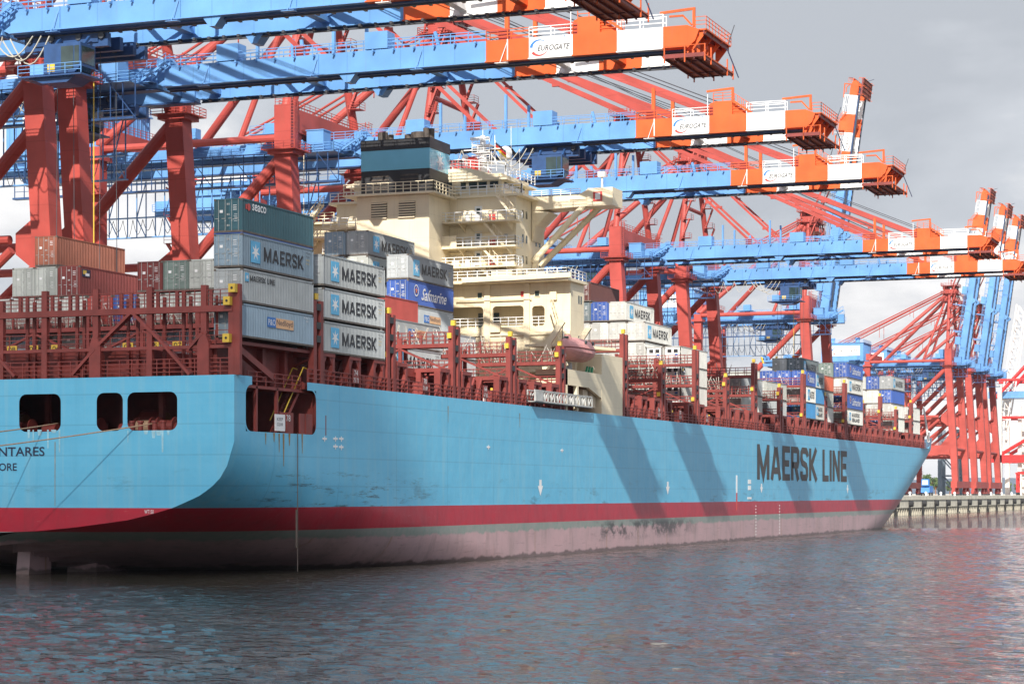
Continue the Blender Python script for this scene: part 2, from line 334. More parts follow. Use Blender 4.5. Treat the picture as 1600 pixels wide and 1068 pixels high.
# ------------------------------------------------------------------ ground, water, quay
QZ = 5.8; QY = 122.0
def water():
    import numpy as np
    m = bpy.data.materials.new('harbour_water'); m.use_nodes = True; t = m.node_tree; b = t.nodes['Principled BSDF']; n_ = t.nodes.new; l = t.links.new
    b.inputs['Base Color'].default_value = (.036, .033, .024, 1); b.inputs['Roughness'].default_value = .03; b.inputs['IOR'].default_value = 1.33
    g = n_('ShaderNodeNewGeometry')
    def nz(sc, st, det, dist=0):
        mp = n_('ShaderNodeMapping'); mp.inputs['Scale'].default_value = st; mp.inputs['Rotation'].default_value = (0, 0, .5)
        l(g.outputs['Position'], mp.inputs[0]); k = n_('ShaderNodeTexNoise'); k.inputs['Scale'].default_value = sc; k.inputs['Detail'].default_value = det
        k.inputs['Distortion'].default_value = dist; l(mp.outputs[0], k.inputs['Vector']); return k.outputs[0]
    a = nz(2.0, (1, .6, 1), 6, .6); c = nz(.55, (1, .6, 1), 2, .5); d = nz(.03, (1, 1, 1), 3)
    k = n_('ShaderNodeMath'); k.operation = 'MULTIPLY_ADD'; l(c, k.inputs[0]); k.inputs[1].default_value = 1.6; l(a, k.inputs[2])
    am = n_('ShaderNodeMapRange'); am.inputs[1].default_value = .35; am.inputs[2].default_value = .65; am.inputs[3].default_value = .45; am.inputs[4].default_value = 1.0; l(d, am.inputs[0])
    bn = n_('ShaderNodeBump'); bn.inputs['Distance'].default_value = .24; l(am.outputs[0], bn.inputs['Strength']); l(k.outputs[0], bn.inputs['Height']); l(bn.outputs[0], b.inputs['Normal'])
    # near water: a real wavy sheet; beyond it flat sheets with ripples
    x0, x1, y0, y1, st = 56.0, 420.0, -24.0, 82.0, .34
    nx, ny = int((x1-x0)/st)+1, int((y1-y0)/st)+1
    X, Y = np.meshgrid(np.linspace(x0, x1, nx), np.linspace(y0, y1, ny), indexing='ij'); Z = np.zeros_like(X); rg = np.random.default_rng(5)
    for i in range(70):
        lam = .8*(4.2/.8)**rg.random()**1.1; th = rg.normal(2.6, .6); kk = 2*math.pi/lam; ph = rg.random()*6.28
        env = .75+.5*np.sin(X*kk*.031*rg.normal(1, .3)+Y*kk*.027+ph*2)
        Z += .0024*lam**.95*env*np.sin(kk*(X*math.cos(th)+Y*math.sin(th))+ph)
    Z = Z+5*np.maximum(Z, 0)**2
    edge = np.minimum.reduce([np.clip((X-x0)/6, 0, 1), np.clip((x1-X)/60, 0, 1), np.clip((Y-y0)/3, 0, 1), np.clip((y1-Y)/3, 0, 1)]); Z *= edge
    co_ = np.stack([X, Y, Z], -1).reshape(-1, 3); i = np.arange(nx*ny).reshape(nx, ny)
    q = np.stack([i[:-1, :-1], i[1:, :-1], i[1:, 1:], i[:-1, 1:]], -1).reshape(-1, 4)
    me = bpy.data.meshes.new('water'); extra = [(-400, -600, 0), (x0, -600, 0), (x1, -600, 0), (9000, -600, 0), (-400, 6000, 0), (x0, 6000, 0), (x1, 6000, 0), (9000, 6000, 0), (x0, y0, 0), (x1, y0, 0), (x0, y1, 0), (x1, y1, 0)]
    n0 = nx*ny; V = np.concatenate([co_, np.array(extra, float)]); F_ = q.tolist()+[[n0+0, n0+1, n0+5, n0+4], [n0+1, n0+2, n0+9, n0+8], [n0+2, n0+3, n0+7, n0+6], [n0+10, n0+11, n0+6, n0+5]]
    me.from_pydata(V.tolist(), [], F_); me.materials.append(m); me.polygons.foreach_set('use_smooth', [True]*len(F_)); me.update()
    o = bpy.data.objects.new('water', me); C.objects.link(o); tag(o, kind='structure')
water()
mb = MB()
mb.box(60, 2600, QY, QY+700, 2.2, QZ-.004, CONC)
mb.box(60, 2600, QY-.25, QY, 4.55, QZ, CONC)
mb.box(60, 2600, QY+1.2, QY+700, -2, 2.2, CONCD)
o = mb.build('quay'); tag(o, kind='structure')
mb = MB(); x_ = 420.0
while x_ < 1500:
    mb.bar((x_, QY+.5, -1), (x_, QY+.5, 2.2), .75, .75, CONCD); x_ += 3.6
o = mb.build('quay_piles'); tag(o, kind='structure')
fender = None
for i in range(26):
    xf = 455+i*22.0
    if fender is None:
        fender = thing('quay_fender', (xf, QY, 3), None, None)
        mb = MB(); mb.tube((xf, QY-1.3, 3.4), (xf, QY-.3, 3.4), .95, RUBBER, 12); mb.build('rubber_roll', fender)
        mb = MB(); mb.box(xf-.55, xf+.55, QY-.28, QY, .2, 4.4, RUBBER); mb.build('fender_board', fender)
        o = fender
    else: o = copy_tree(fender); o.location = (xf, QY, 3)
    tag(o, 'black rubber fender hanging on the pale quay wall beyond the bow', 'fender', 'fenders along the quay wall')
bol = None
for i in range(20):
    xb = 470+i*27.0
    if bol is None:
        mb = MB(); mb.tube((xb, QY+.8, QZ), (xb, QY+.8, QZ+.75), .36, WHITE, 10, r2=.26); mb.tube((xb, QY+.8, QZ+.75), (xb, QY+.8, QZ+1.1), .5, WHITE, 10, r2=.4)
        mb.bar((xb-.8, QY+.8, QZ), (xb, QY+.8, QZ+1.3), .2, .2, WHITE); mb.bar((xb+.8, QY+.8, QZ), (xb, QY+.8, QZ+1.3), .2, .2, WHITE)
        bol = mb.build('bollard', None, origin=(xb, QY+.8, QZ)); o = bol
    else: o = bol.copy(); C.objects.link(o); o.location = (xb, QY+.8, QZ)
    tag(o, 'white mooring bollard on the quay edge beyond the bow', 'bollard', 'bollards along the quay edge')
# far shore and hills
HILL = mat('far_woods', (.05, .085, .045), .9, .5, .02)
HILL2 = mat('far_hills', (.10, .13, .17), .9, .2, .01)
for nm, d0, z1, m, n in (('hills', 3800, 46, HILL2, 120),):
    mb = MB(); pr = None
    for i in range(n+1):
        yy = -1500+6500*i/n; zt = z1*(.55+.25*math.sin(i*.37)+.2*math.sin(i*.13+1)+.08*random.random())
        cur = ((d0, yy, 0), (d0+300, yy, zt))
        if pr: mb.face([pr[0], cur[0], cur[1], pr[1]], m); mb.face([pr[1], cur[1], (cur[1][0]+900, cur[1][1], 0), (pr[1][0]+900, pr[1][1], 0)], m)
        pr = cur
    tag(mb.build(nm), kind='structure')
LEAF = [mat('leaf_%s' % k, c, .8, .4, .3) for k, c in (('dark', (.04, .075, .025)), ('mid', (.065, .11, .035)), ('light', (.10, .15, .05)))]
def tree_at(x, y, h, lab):
    t = thing('tree', (x, y, QZ), lab, 'tree', 'trees behind the far quay'); mb = MB(); mb.tube((x, y, QZ), (x, y, QZ+h*.6), h*.035, BROWNS, 7, r2=h*.015)
    for k in range(5):
        a = k*1.3; mb.tube((x, y, QZ+h*.35), (x+math.cos(a)*h*.22, y+math.sin(a)*h*.22, QZ+h*.65), h*.014, BROWNS, 5, r2=h*.006)
    mb.build('trunk', t); mb = MB()
    cl = [(Vector((random.gauss(0, .17)*h, random.gauss(0, .17)*h, h*random.uniform(.35, .9))), random.uniform(.09, .18)*h, random.choice(LEAF)) for _ in range(20)]
    for c, r, m in cl:
        for _ in range(60):
            d = Vector((random.gauss(0, 1), random.gauss(0, 1), random.gauss(0, 1))).normalized()*r*random.uniform(.5, 1); p = Vector((x, y, QZ))+c+d
            u = Vector((random.gauss(0, 1), random.gauss(0, 1), random.gauss(0, 1))).normalized(); w = u.cross(d).normalized(); s2 = h*.035
            mb.face([p-u*s2, p+w*s2, p+u*s2, p-w*s2], m)
    mb.build('crown', t)
# ------------------------------------------------------------------ gantry cranes
# local frame: x across the crane (along the quay), world Y and z otherwise; waterside rail Y=125, landside rail Y=155
LX = 11.4; GX = 4.15; ZB = 50.5; ZT = 52.75; HY = 119.5; TIP = 60.0; APY, APZ = 128.0, 76.8
CO = Vector((0, 127, QZ))
def make_crane(raised=False, detail=True, red=RED):
    R = red; cr_ = thing('gantry_crane', CO, None, None)
    # waterside legs
    for sx in (-1, 1):
        mb = MB(); x = sx*LX
        bw, tw = 1.35, 2.1
        def sec(y, z, w, d): return [(x-w/2, y-d/2, z), (x+w/2, y-d/2, z), (x+w/2, y+d/2, z), (x-w/2, y+d/2, z)]
        st = [sec(124.6, 10.4, 2.6, 2.0), sec(125.2, 22, 2.3, 2.3), sec(127, 49.5, 2.2, 2.3), sec(127, 56.3, 2.2, 2.3)]
        for a, b in zip(st, st[1:]): mb.hexa(a+b, R)
        mb.box(x-1.7, x+1.7, 125.2, 128.8, 49.9, 50.4, R)
        
        # gusset towards the landward braces
        mb.extrude([(127.4, 35.0), (129.4, 33.6), (129.4, 31.4), (127.0, 29.6)], 'x', x-.5, x+.5, R)
        lg = mb.build('leg', cr_)
        mb = MB()
        zz = 50.4
        mb.box(x-2.3, x+2.3, 124.6, 129.4, zz, zz+.12, R)
        for a, b in (((x-2.3, 124.6), (x+2.3, 124.6)), ((x-2.3, 124.6), (x-2.3, 129.4)), ((x+2.3, 124.6), (x+2.3, 129.4))):
            mb.rail((*a, zz), (*b, zz), R, r=.035)
        mb.bar((x-1.5, 125.6, 50.5), (x-1.5, 125.6, 57.5), .08, .08, R); mb.bar((x-1.5, 125.1, 50.5), (x-1.5, 125.1, 57.5), .08, .08, R)
        for k in range(18): mb.bar((x-1.5, 125.1, 50.6+k*.38), (x-1.5, 125.6, 50.6+k*.38), .05, .05, R)
        for k in range(8): mb.box(x-1.95, x-1.1, 124.7, 124.75, 51.5+k*.8, 51.6+k*.8, R)
        mb.rail((x-1.1, 125.85, 56.3), (x+1.1, 125.85, 56.3), R, r=.035); mb.rail((x-1.1, 125.85, 56.3), (x-1.1, 128, 56.3), R, r=.035)
        mb.build('leg_platform', lg)
        # landside leg
        mb = MB(); st = [sec(155, 10.4, 2.4, 1.8), sec(155, 22, 1.9, 1.9), sec(155, 52.5, 1.7, 1.9)]
        for a, b in zip(st, st[1:]): mb.hexa(a+b, R)
        mb.box(x-1.5, x+1.5, 153.6, 156.4, 50.6, 51.2, R); mb.box(x-1.3, x+1.3, 153.8, 156.2, 36, 37, R)
        for k in range(9):
            z = 14+k*4; mb.box(x-2.2, x-.9, 153.2, 156.8, z, z+.06, R); mb.rail((x-2.2, 153.2, z), (x-2.2, 156.8, z), R, r=.03, mids=1)
            mb.stairs((x-1.9, 153.6, z), (x-1.9, 156.4, z+4), .7, (1, 0, 0), R, False)
        mb.build('leg', cr_)
        # portal beam, braces in the side frame
        mb = MB(); mb.box(x-1.0, x+1.0, 126.4, 154.1, 19.9, 23.1, R); mb.extrude([(126.4, 23.1), (129.5, 23.1), (126.4, 27)], 'x', x-.9, x+.9, R)
        mb.rail((x-1, 127, 23.1), (x-1, 154, 23.1), R, r=.035); mb.build('portal_beam', cr_)
        mb = MB(); mb.tube((x, 128.1, 52.2), (x, 154.2, 52.2), .5, R, 10); mb.build('tie_tube', cr_)
        mb = MB(); mb.tube((x, 154.3, 23.5), (x, 128.2, 49.2), .75, R, 12); mb.build('diagonal_brace', cr_)
        mb = MB(); mb.tube((x, 130.4, 33), (x, 154.2, 33), .5, R, 10); mb.tube((x, 130.2, 31.9), (x, 141, 23.2), .5, R, 10); mb.build('diagonal_brace', cr_)
        # mast tubes: steep front pair and long back pair
        mb = MB(); mb.tube((x*.92, 127.5, 56), (sx*3.2, APY, APZ), .62, R, 12, r2=.5)
        for k in range(5):
            z = 59+k*4; f = (z-56)/(APZ-56); cx = x*.92*(1-f)+sx*3.2*f
            mb.box(cx-1.5, cx+.3, 125.6, 127.4, z, z+.07, R); mb.rail((cx-1.5, 125.6, z), (cx+.3, 125.6, z), R, r=.03); mb.rail((cx-1.5, 125.6, z), (cx-1.5, 127.4, z), R, r=.03)
            mb.stairs((cx-1.2, 127.2, z), (cx-.9, 125.7, z+4), .6, (1, 0, 0), R, False)
        mb.build('mast_tube', cr_)
        mb = MB(); mb.tube((sx*3.0, APY+.5, APZ-.6), (x, 154.6, 52.8), .62, R, 12); mb.build('back_brace', cr_)
        mb = MB(); mb.tube((sx*2.6, APY+1, APZ), (sx*5, 171.5, 56.5), .2, R, 8); mb.tube((sx*2.2, APY+1, APZ+.7), (sx*4.6, 171.5, 57.4), .2, R, 8)
        for f in (.3, .55, .8):
            p = Vector((sx*2.6, APY+1, APZ)).lerp(Vector((sx*5, 171.5, 56.5)), f); mb.bar(p, (p.x, p.y, p.z-8*f), .14, .14, R)
        mb.build('back_stay', cr_)
        mb = MB(); mb.tube((sx*3.0, APY+.6, 76), (sx*6.2, 136.5, 53), .42, R, 10); mb.build('mast_strut', cr_)
    for yy, dd in ((124.6, 0), (155, 0)):
        mb = MB(); mb.box(-LX-3.2, LX+3.2, yy-1.05, yy+1.05, 8.4, 10.7, R); sb = mb.build('sill_beam', cr_)
        for sx in (-1, 1):
            mb = MB(); x = sx*LX
            for o_ in (-3.3, 3.3):
                mb.extrude([(x+o_-2.4, 7.0), (x+o_+2.4, 7.0), (x+o_+.6, 8.4), (x+o_-.6, 8.4)], 'y', yy-.5, yy+.5, R)
                for w in (-1.9, -.65, .65, 1.9): mb.tube((x+o_+w, yy-.32, 6.35), (x+o_+w, yy+.32, 6.35), .5, RAILM, 10)
                mb.box(x+o_-2.5, x+o_+2.5, yy-.42, yy+.42, 6.4, 7.05, R)
            mb.build('bogie', sb)
    # cross beams between the legs
    mb = MB(); mb.box(-LX+1.1, LX-1.1, 126, 128, 53.0, 56.0, R)
    for sx in (-1, 1): mb.extrude([(sx*LX-sx*1.1, 53), (sx*LX-sx*1.1, 49.6), (sx*(LX-3.2), 53)], 'y', 126.2, 127.8, R)
    mb.rail((-LX, 126, 56), (LX, 126, 56), R, r=.035); mb.rail((-LX, 128, 56), (LX, 128, 56), R, r=.035)
    for sx in (-1, 1):
        for yv in (126.1, 127.9): mb.bar((sx*GX, yv, 53), (sx*GX, yv, ZT), .5, .4, R)
    mb.build('cross_beam', cr_)
    mb = MB(); mb.box(-LX+.9, LX-.9, 154.2, 155.8, 53.0, 55.2, R)
    mb.rail((-LX, 154.2, 55.2), (LX, 154.2, 55.2), R, r=.035); mb.build('cross_beam', cr_)
    mb = MB(); mb.tube((-LX+1, 125.2, 21.8), (LX-1, 125.2, 21.8), .6, R, 10); mb.build('cross_tube', cr_)
    mb = MB(); mb.tube((-8, 154.6, 60), (8, 154.6, 60), .3, R, 8) if False else mb.tube((-6.4, 127.9, 66), (6.4, 127.9, 66), .4, R, 10); mb.build('mast_tie', cr_)
    # mast head with sheaves and platforms
    mb = MB(); mb.box(-3.6, 3.6, APY-1.2, APY+1.6, APZ-1, APZ+.6, R)
    for x in (-3, -1.5, 1.5, 3):
        mb.tube((x-.2, APY-1.4, APZ+.4), (x+.2, APY-1.4, APZ+.4), .9, R, 12); mb.tube((x-.2, APY+1.6, APZ+1), (x+.2, APY+1.6, APZ+1), .8, R, 12)
    for z in (APZ-3.5, APZ-1, APZ+1.7):
        mb.box(-4.8, 4.8, APY-2.6, APY+2.8, z, z+.08, R)
        for a, b in (((-4.8, -2.6), (4.8, -2.6)), ((-4.8, -2.6), (-4.8, 2.8)), ((4.8, -2.6), (4.8, 2.8)), ((-4.8, 2.8), (4.8, 2.8))):
            mb.rail((a[0], APY+a[1], z), (b[0], APY+b[1], z), R, r=.04)
    for x in (-4.2, -1.5, 1.5, 4.2):
        mb.bar((x, APY-2.2, APZ-3.5), (x, APY-1.4, APZ+1.7), .25, .25, R); mb.bar((x, APY+2.4, APZ-3.5), (x, APY+1.6, APZ+1.7), .25, .25, R)
    mb.bar((0, APY, APZ+1.7), (0, APY, APZ+4.2), .3, .3, R); mb.bar((-.2, APY, APZ+4.1), (3.4, APY, APZ+4.1), .2, .25, R); mb.bar((1, APY+1, APZ+1.7), (1, APY+1, APZ+5.2), .08, .08, R)
    mb.build('mast_head', cr_)
    # fixed girders over the quay
    for sx in (-1, 1):
        mb = MB(); x = sx*GX; mb.box(x-.65, x+.65, HY+.9, 176, ZB, ZT, BLUE)
        mb.box(x-.8, x+.8, HY+.9, 176, ZB-.2, ZB-.01, DBLUE)
        mb.box(x+sx*.65, x+sx*1.75, HY+.9, 176, ZB+.5, ZB+.56, BLUE) ; mb.rail((x+sx*1.75, HY+.9, ZB+.56), (x+sx*1.75, 176, ZB+.56), BLUE, r=.035)
        mb.rail((x, HY+.9, ZT), (x, 150, ZT), BLUE, r=.035)
        mb.build('main_girder', cr_)
        if sx > 0: continue
        mb = MB()   # hanging cable gallery
        xg = sx*(GX+4.2); zg = 46.6
        mb.box(xg-.5, xg+.5, 121, 170, zg, zg+.25, DBLUE)
        for k in range(33):
            y = 121+k*1.53; mb.bar((xg, y, zg), (xg, y, ZB+.4), .1, .1, DBLUE)
            if k % 4 == 0: mb.bar((xg, y, zg+.2), (xg, min(y+1.53*2, 170), ZB), .09, .09, DBLUE); mb.bar((xg, y, ZB-.1), (sx*(GX+.6), y, ZB+.5), .18, .18, DBLUE)
        mb.bar((xg, 121, zg+1.1), (xg, 170, zg+1.1), .07, .07, DBLUE); mb.bar((xg, 121, ZB+.3), (xg, 170, ZB+.3), .14, .14, DBLUE)
        mb.build('cable_gallery', cr_)
    mb = MB(); xg = 6.6
    for z in (42.6, 45.4, ZB-.3): mb.box(xg-.35, xg+.35, 131, 170, z, z+.14, BLUE)
    for k in range(27):
        y = 131+k*1.5; mb.bar((xg-.3, y, 42.6), (xg-.3, y, ZB), .13, .13, BLUE); 
        if k % 3 == 0 and k < 26: mb.bar((xg-.3, y, 42.6), (xg-.3, y+1.5, 45.4), .12, .12, BLUE); mb.bar((xg-.3, y+1.5, 45.4), (xg-.3, y, ZB), .12, .12, BLUE)
    mb.build('hanging_gallery', cr_)
    mb = MB()
    for k in range(22):
        y0_ = 133+k*1.6; p = [Vector((xg-.2, y0_+j*.2, 45.2-(1.6+.5*(k % 3))*math.sin(math.pi*j/8))) for j in range(9)]; mb.curve(p, .045, RAILM, 4)
    mb.build('festoon_cable', cr_)
    mb = MB()
    mb.box(-7.5, 7.5, 172.5, 176, ZB+.2, ZT+.1, BLUE)
    for k in range(0, 9, 2): y = 122+k*6.6; mb = MB(); mb.box(-GX+.65, GX-.65, y, y+.7, ZB+.6, ZB+1.6, BLUE); mb.build('girder_tie', cr_)
    for y in (131, 143, 160): mb = MB(); mb.box(-8, 8, y, y+.6, ZT, ZT+.5, BLUE); mb.box(-9, -5.2, y-1.5, y+2.5, ZT+.5, ZT+.6, BLUE); mb.rail((-9, y-1.5, ZT+.6), (-9, y+2.5, ZT+.6), BLUE, r=.035); mb.box(-7.4, -6, y-.6, y+1.2, ZT+.6, ZT+2.2, BLUE); mb.build('side_platform', cr_)
    # machinery house
    mb = MB(); y0, y1, z0, z1 = 157.5, 172.5, ZT+.25, ZT+6.6
    mb.box(-6.6, 6.6, y0, y1, z0, z1, BLUE); mb.box(-6.9, 6.9, y0-.3, y1+.3, z1, z1+.18, BLUE)
    for k in range(14): y = y0+.5+k*1.07; mb.box(-6.68, -6.6, y, y+.12, z0+.1, z1-.1, BLUE)
    for k in range(12): x = -6+k*1.09; mb.box(x, x+.12, y0-.08, y0, z0+.1, z1-.1, BLUE)
    mb.extrude([(y0+2, z0), (y0+4, z0-2.2), (y1-4, z0-2.2), (y1-2, z0)], 'x', -6.2, 6.2, BLUE)
    mb.rail((-6.8, y0, z1+.18), (-6.8, y1, z1+.18), BLUE, r=.04); mb.rail((-6.8, y0, z1+.18), (6.8, y0, z1+.18), BLUE, r=.04)
    for yv in (y0+3, y1-3): mb.tube((-2, yv, z1), (-2, yv, z1+1.7), .75, BLUE, 12); mb.tube((-2, yv, z1+1.7), (-2, yv, z1+2.1), 1, BLUE, 12)
    mh = mb.build('machinery_house', cr_)
    mb = MB(); px = -6.74
    mb.box(px-.05, px+.02, y0+1.2, y0+12.2, z0+1.9, z0+5.4, WHITE); gate_logo(mb, (px-.06, y0+12.2, z0+1.9), (0, -1, 0), (0, 0, 1), (-1, 0, 0), 11, 3.5); mb.build('company_sign', mh)
    # stair landing and drive cabin on the waterside leg line, blue
    mb = MB(); mb.box(-8.6, -4.9, 121.6, 127.4, ZT-2.1, ZT-2.0, BLUE); mb.box(-8.3, -6.1, 123.2, 125.6, ZT-2.0, ZT+.7, BLUE); mb.box(-8.4, -6, 123.1, 125.7, ZT+.7, ZT+.82, BLUE)
    for a, b in (((-8.6, 121.6), (-4.9, 121.6)), ((-8.6, 121.6), (-8.6, 127.4)), ((-4.9, 127.4), (-8.6, 127.4))): mb.rail((*a, ZT-2), (*b, ZT-2), BLUE, r=.04)
    mb.box(-8.5, -7.2, 126, 127, ZT-2, ZT-.6, BLUE); mb.box(-5.9, -5.2, 124.2, 125.2, ZT-2, ZT-1, BLUE)
    mb.stairs((-5.6, 122.4, ZT-2), (-5.6, 118.6, ZT+.2), .9, (1, 0, 0), BLUE)
    mb.box(-6.4, -3.5, 129, 133, ZT, ZT+.1, BLUE); mb.rail((-6.4, 129, ZT+.1), (-6.4, 133, ZT+.1), BLUE, r=.04); mb.build('drive_platform', cr_); mb = MB(); mb.box(2.6, 5.8, 128.6, 132.8, ZT+.1, ZT+4.3, BLUE); mb.build('electrical_house', cr_)
    # boom ------------------------------------------------------------
    mb = MB(); B0 = 82.0
    secs = [(HY, B0, BLUE), (B0, B0-4.7, ORANGE), (B0-4.7, B0-9.4, WHITE), (B0-9.4, B0-14.1, ORANGE), (B0-14.1, B0-18.9, WHITE), (B0-18.9, B0-21.4, ORANGE)]
    for sx in (-1, 1):
        x = sx*GX
        for a, b, m in secs:
            mb.box(x-.62, x+.62, b, a, ZB, ZT, m)
            mb.box(x+.62 if sx > 0 else x-.95, x+.95 if sx > 0 else x-.62, b, a, ZB-.004, ZB+.10, m)
            mb.box(x-.95 if sx > 0 else x+.62, x-.62 if sx > 0 else x+.95, b, a, ZB-.004, ZB+.10, m)
        mb.extrude([(HY, ZB), (HY+1.1, ZB+.5), (HY+1.1, ZT+.9), (HY-.6, ZT+.9), (HY-1.4, ZT)], 'x', x-.35, x+.35, BLUE)
        mb.extrude([(97.3, ZB-.9), (97.9, ZB-.9), (98.6, ZB), (96.6, ZB)], 'x', x-.72, x+.72, BLUE)
    boom = mb.build('boom', cr_, origin=(0, HY, ZB+1))
    mb = MB()
    for sx in (-1, 1):
        x = sx*GX
        mb.box(x-sx*.25-.3, x-sx*.25+.3, 61, HY, ZB-.2, ZB-.008, DBLUE); mb.box(x-sx*.62-.09, x-sx*.62+.09, 61, HY, ZB-.34, ZB-.2, RAILM)
        for k in range(36): y = 62+k*1.6; mb.box(x-sx*1.25-.25, x-sx*1.25+.25, y, y+.25, ZB-.28, ZB-.05, RAILM)
    mb.build('trolley_rail', boom)
    for y in (HY-2, 104.5, 90): mb = MB(); mb.box(-GX+.62, GX-.62, y-.45, y+.45, ZB+.5, ZB+1.8, BLUE); mb.build('cross_member', boom)
    for y in (76, 70): mb = MB(); mb.box(-GX+.62, GX-.62, y-.4, y+.4, ZB+.5, ZB+1.8, WHITE if y > 75 else ORANGE); mb.build('cross_member', boom)
    for y in (112, 97):
        for ya in (y, y-14): mb = MB(); mb.bar((-GX+.6, ya, ZB+1.1), (GX-.6, y-7, ZB+1.1), .3, .3, BLUE); mb.build('cross_brace', boom)
    # handrails, coloured like the section they stand on
    mb = MB()
    for a, b, m in secs:
        if m is ORANGE and a < 66: continue
        for sx in (-1, 1):
            x = sx*GX+ (-.55 if sx < 0 else .55); hh = 1.25 if (m is WHITE and a < 70) else 1.05
            mb.rail((x, a, ZT), (x, b, ZT), m, h=hh, r=.05 if (m is WHITE and a < 70) else .038, step=2.0)
            mb.rail((x+sx*(-1.1), a, ZT), (x+sx*(-1.1), b, ZT), m, h=hh, r=.038, step=2.0, mids=1)
    for k in range(16): y = HY-2-k*2.3; mb.box(-GX-1.15, -GX-.62, y-.08, y+.08, ZT-.25, ZT-.05, BLUE)
    mb.build('handrail', boom)
    for y in (110.5, 93): mb = MB(); mb.box(-GX-.7, -GX+1.2, y, y+2.6, ZT+.1, ZT+1.9, BLUE); mb.build('equipment_box', boom)
    for y in (114, 101, 89, 79.6): # small inspection ladders under the girder face
        m = BLUE if y > 83 else WHITE; mb = MB()
        mb.bar((-GX-.7, y, ZT), (-GX-.7, y, ZB-.1), .06, .12, m) ; mb.bar((-GX-.7, y, ZT-.2), (-GX-1.1, y+.7, ZB-.2), .06, .06, m); mb.box(-GX-1.3, -GX-.66, y-.1, y+1.2, ZB-.25, ZB-.19, m); mb.build('inspection_ladder', boom)
    for sx in (-1, 1): mb = MB(); mb.bar((sx*GX, 79.9, ZT), (sx*GX, 79.9, ZT+3.9), .45, .4, ORANGE); mb.build('stay_post', boom)
    for y, hgt, lean, wd in ((108.5, 3.9, 0, .36), (103, 1.8, .3, .3), (99.5, 4.4, 0, .36), (95, 2.0, .5, .3), (87.5, 1.5, .4, .3)):
        for sx in (-1, 1): mb = MB(); mb.bar((sx*GX, y, ZT), (sx*GX, y+lean, ZT+hgt), wd, .3, BLUE); mb.build('stay_post', boom)
    mb = MB(); x = -GX-.63; gate_logo(mb, (x-.012, B0-4.7, ZB), (0, -1, 0), (0, 0, 1), (-1, 0, 0), 4.7, 2.25)
    mb.build('company_lettering', boom); mb = MB(); font_text(mb, '7', (x-.014, B0-8.4, ZT-.42), (0, -1, 0), (0, 0, 1), LBLUE, .25, .36); mb.build('crane_number', boom)
    # sheave house, jib and tip platform
    mb = MB(); ys = B0-9.7
    mb.box(GX-1.6, GX+.62, ys-2.6, ys-.2, ZT, ZT+1.65, ORANGE); mb.build('sheave_house', boom); mb = MB()
    mb.box(-GX-.62, -GX+1.6, ys-2.6, ys-.2, ZT, ZT+1.65, ORANGE)
    mb.extrude([(ys-2.6, ZT), (ys-2.6, ZT+1.5), (ys-4.6, ZT)], 'x', -GX-.1, -GX+.3, ORANGE)
    mb.tube((-GX+.4, ys, ZT+.9), (-GX+.9, ys, ZT+.9), .85, ORANGE, 14)
    mb.bar((-GX+.8, ys-2.3, ZT+1.6), (-GX+.8, ys-2.3, ZT+3.5), .28, .28, ORANGE); mb.bar((-GX+.8, ys-2.3, ZT+3.4), (-GX+.8, ys+1.0, ZT+3.2), .2, .25, ORANGE); mb.bar((-GX-.6, ys+.5, ZT), (-GX-.6, ys+.5, ZT+2.6), .08, .08, WHITE)
    mb.rail((-GX-.5, ys-2.6, ZT+1.65), (-GX-.5, ys-.2, ZT+1.65), ORANGE, r=.04); mb.stairs((-GX-.2, ys-2.7, ZT+1.6), (-GX-.2, ys-4.9, ZT+.1), .8, (1, 0, 0), ORANGE)
    mb.build('sheave_house', boom)
    mb = MB(); y1 = B0-19.2; y2 = 58.7
    mb.box(-GX-.3, GX+.5, y2, y1-2.4, ZT-.55, ZT-.4, ORANGE); mb.extrude([(y1-2.2, ZB), (y1-2.2, ZT), (y1-3.4, ZT-.5), (y1-3.0, ZB+.7)], 'x', -GX-.6, -GX+.6, ORANGE)
    for k in range(7): y = y2+.2+k*.62; mb.box(-GX-.45, GX+.45, y, y+.12, ZT-.95, ZT-.56, DECK)
    for x in (-GX, -1.5, 1.5, GX): mb.extrude([(y2, ZT-.56), (y1-2.6, ZT-.56), (y1-2.6, ZT-2.4)], 'x', x-.07, x+.07, ORANGE)
    mb.box(-GX-1.2, GX+1.2, y1-4.2, y1+.2, ZB-.95, ZB-.82, ORANGE)
    for k in range(5): y = y1-4.1+k*1.0; mb.box(-GX-1.15, GX+1.15, y, y+.1, ZB-1.2, ZB-.96, DECK)
    for x in (-GX-1.15, -GX+1.1, GX-1.1, GX+1.15):
        for y in (y1, y1-2.1, y1-4.15): mb.bar((x, y, ZB-1.5), (x, y, ZB+.2), .12, .12, ORANGE)
        mb.bar((x, y1-4.15, ZB-.85), (x, y1+.1, ZB-.85), .12, .4, DECK)
    P = ZT-.4
    for a, b in (((-GX-.5, y2), (GX+.5, y2)), ((-GX-.5, y2), (-GX-.5, y1-3)), ((GX+.5, y2), (GX+.5, y1-3))): mb.rail((*a, P), (*b, P), ORANGE, h=1.15, r=.03, step=1.1)
    mb.bar((-GX-1.15, y1-4.15, ZB+.15), (-GX-1.15, y1+.1, ZB+.15), .07, .07, ORANGE)
    mb.bar((-GX+.4, y1-2.6, ZT), (-GX+.4, y1-2.6, ZT+1.9), .26, .26, ORANGE); mb.bar((-GX+.4, y1-2.7, ZT+1.8), (-GX+.4, y1+.9, ZT+1.6), .2, .24, ORANGE)
    mb.bar((-GX-.4, y1-.3, ZT+1.0), (-GX-.4, y1-1.7, ZT+1.0), .18, .18, ORANGE); mb.bar((-GX-.4, y1-1.7, ZT+1.0), (-GX-.4, y1-2.6, ZT), .18, .18, ORANGE)
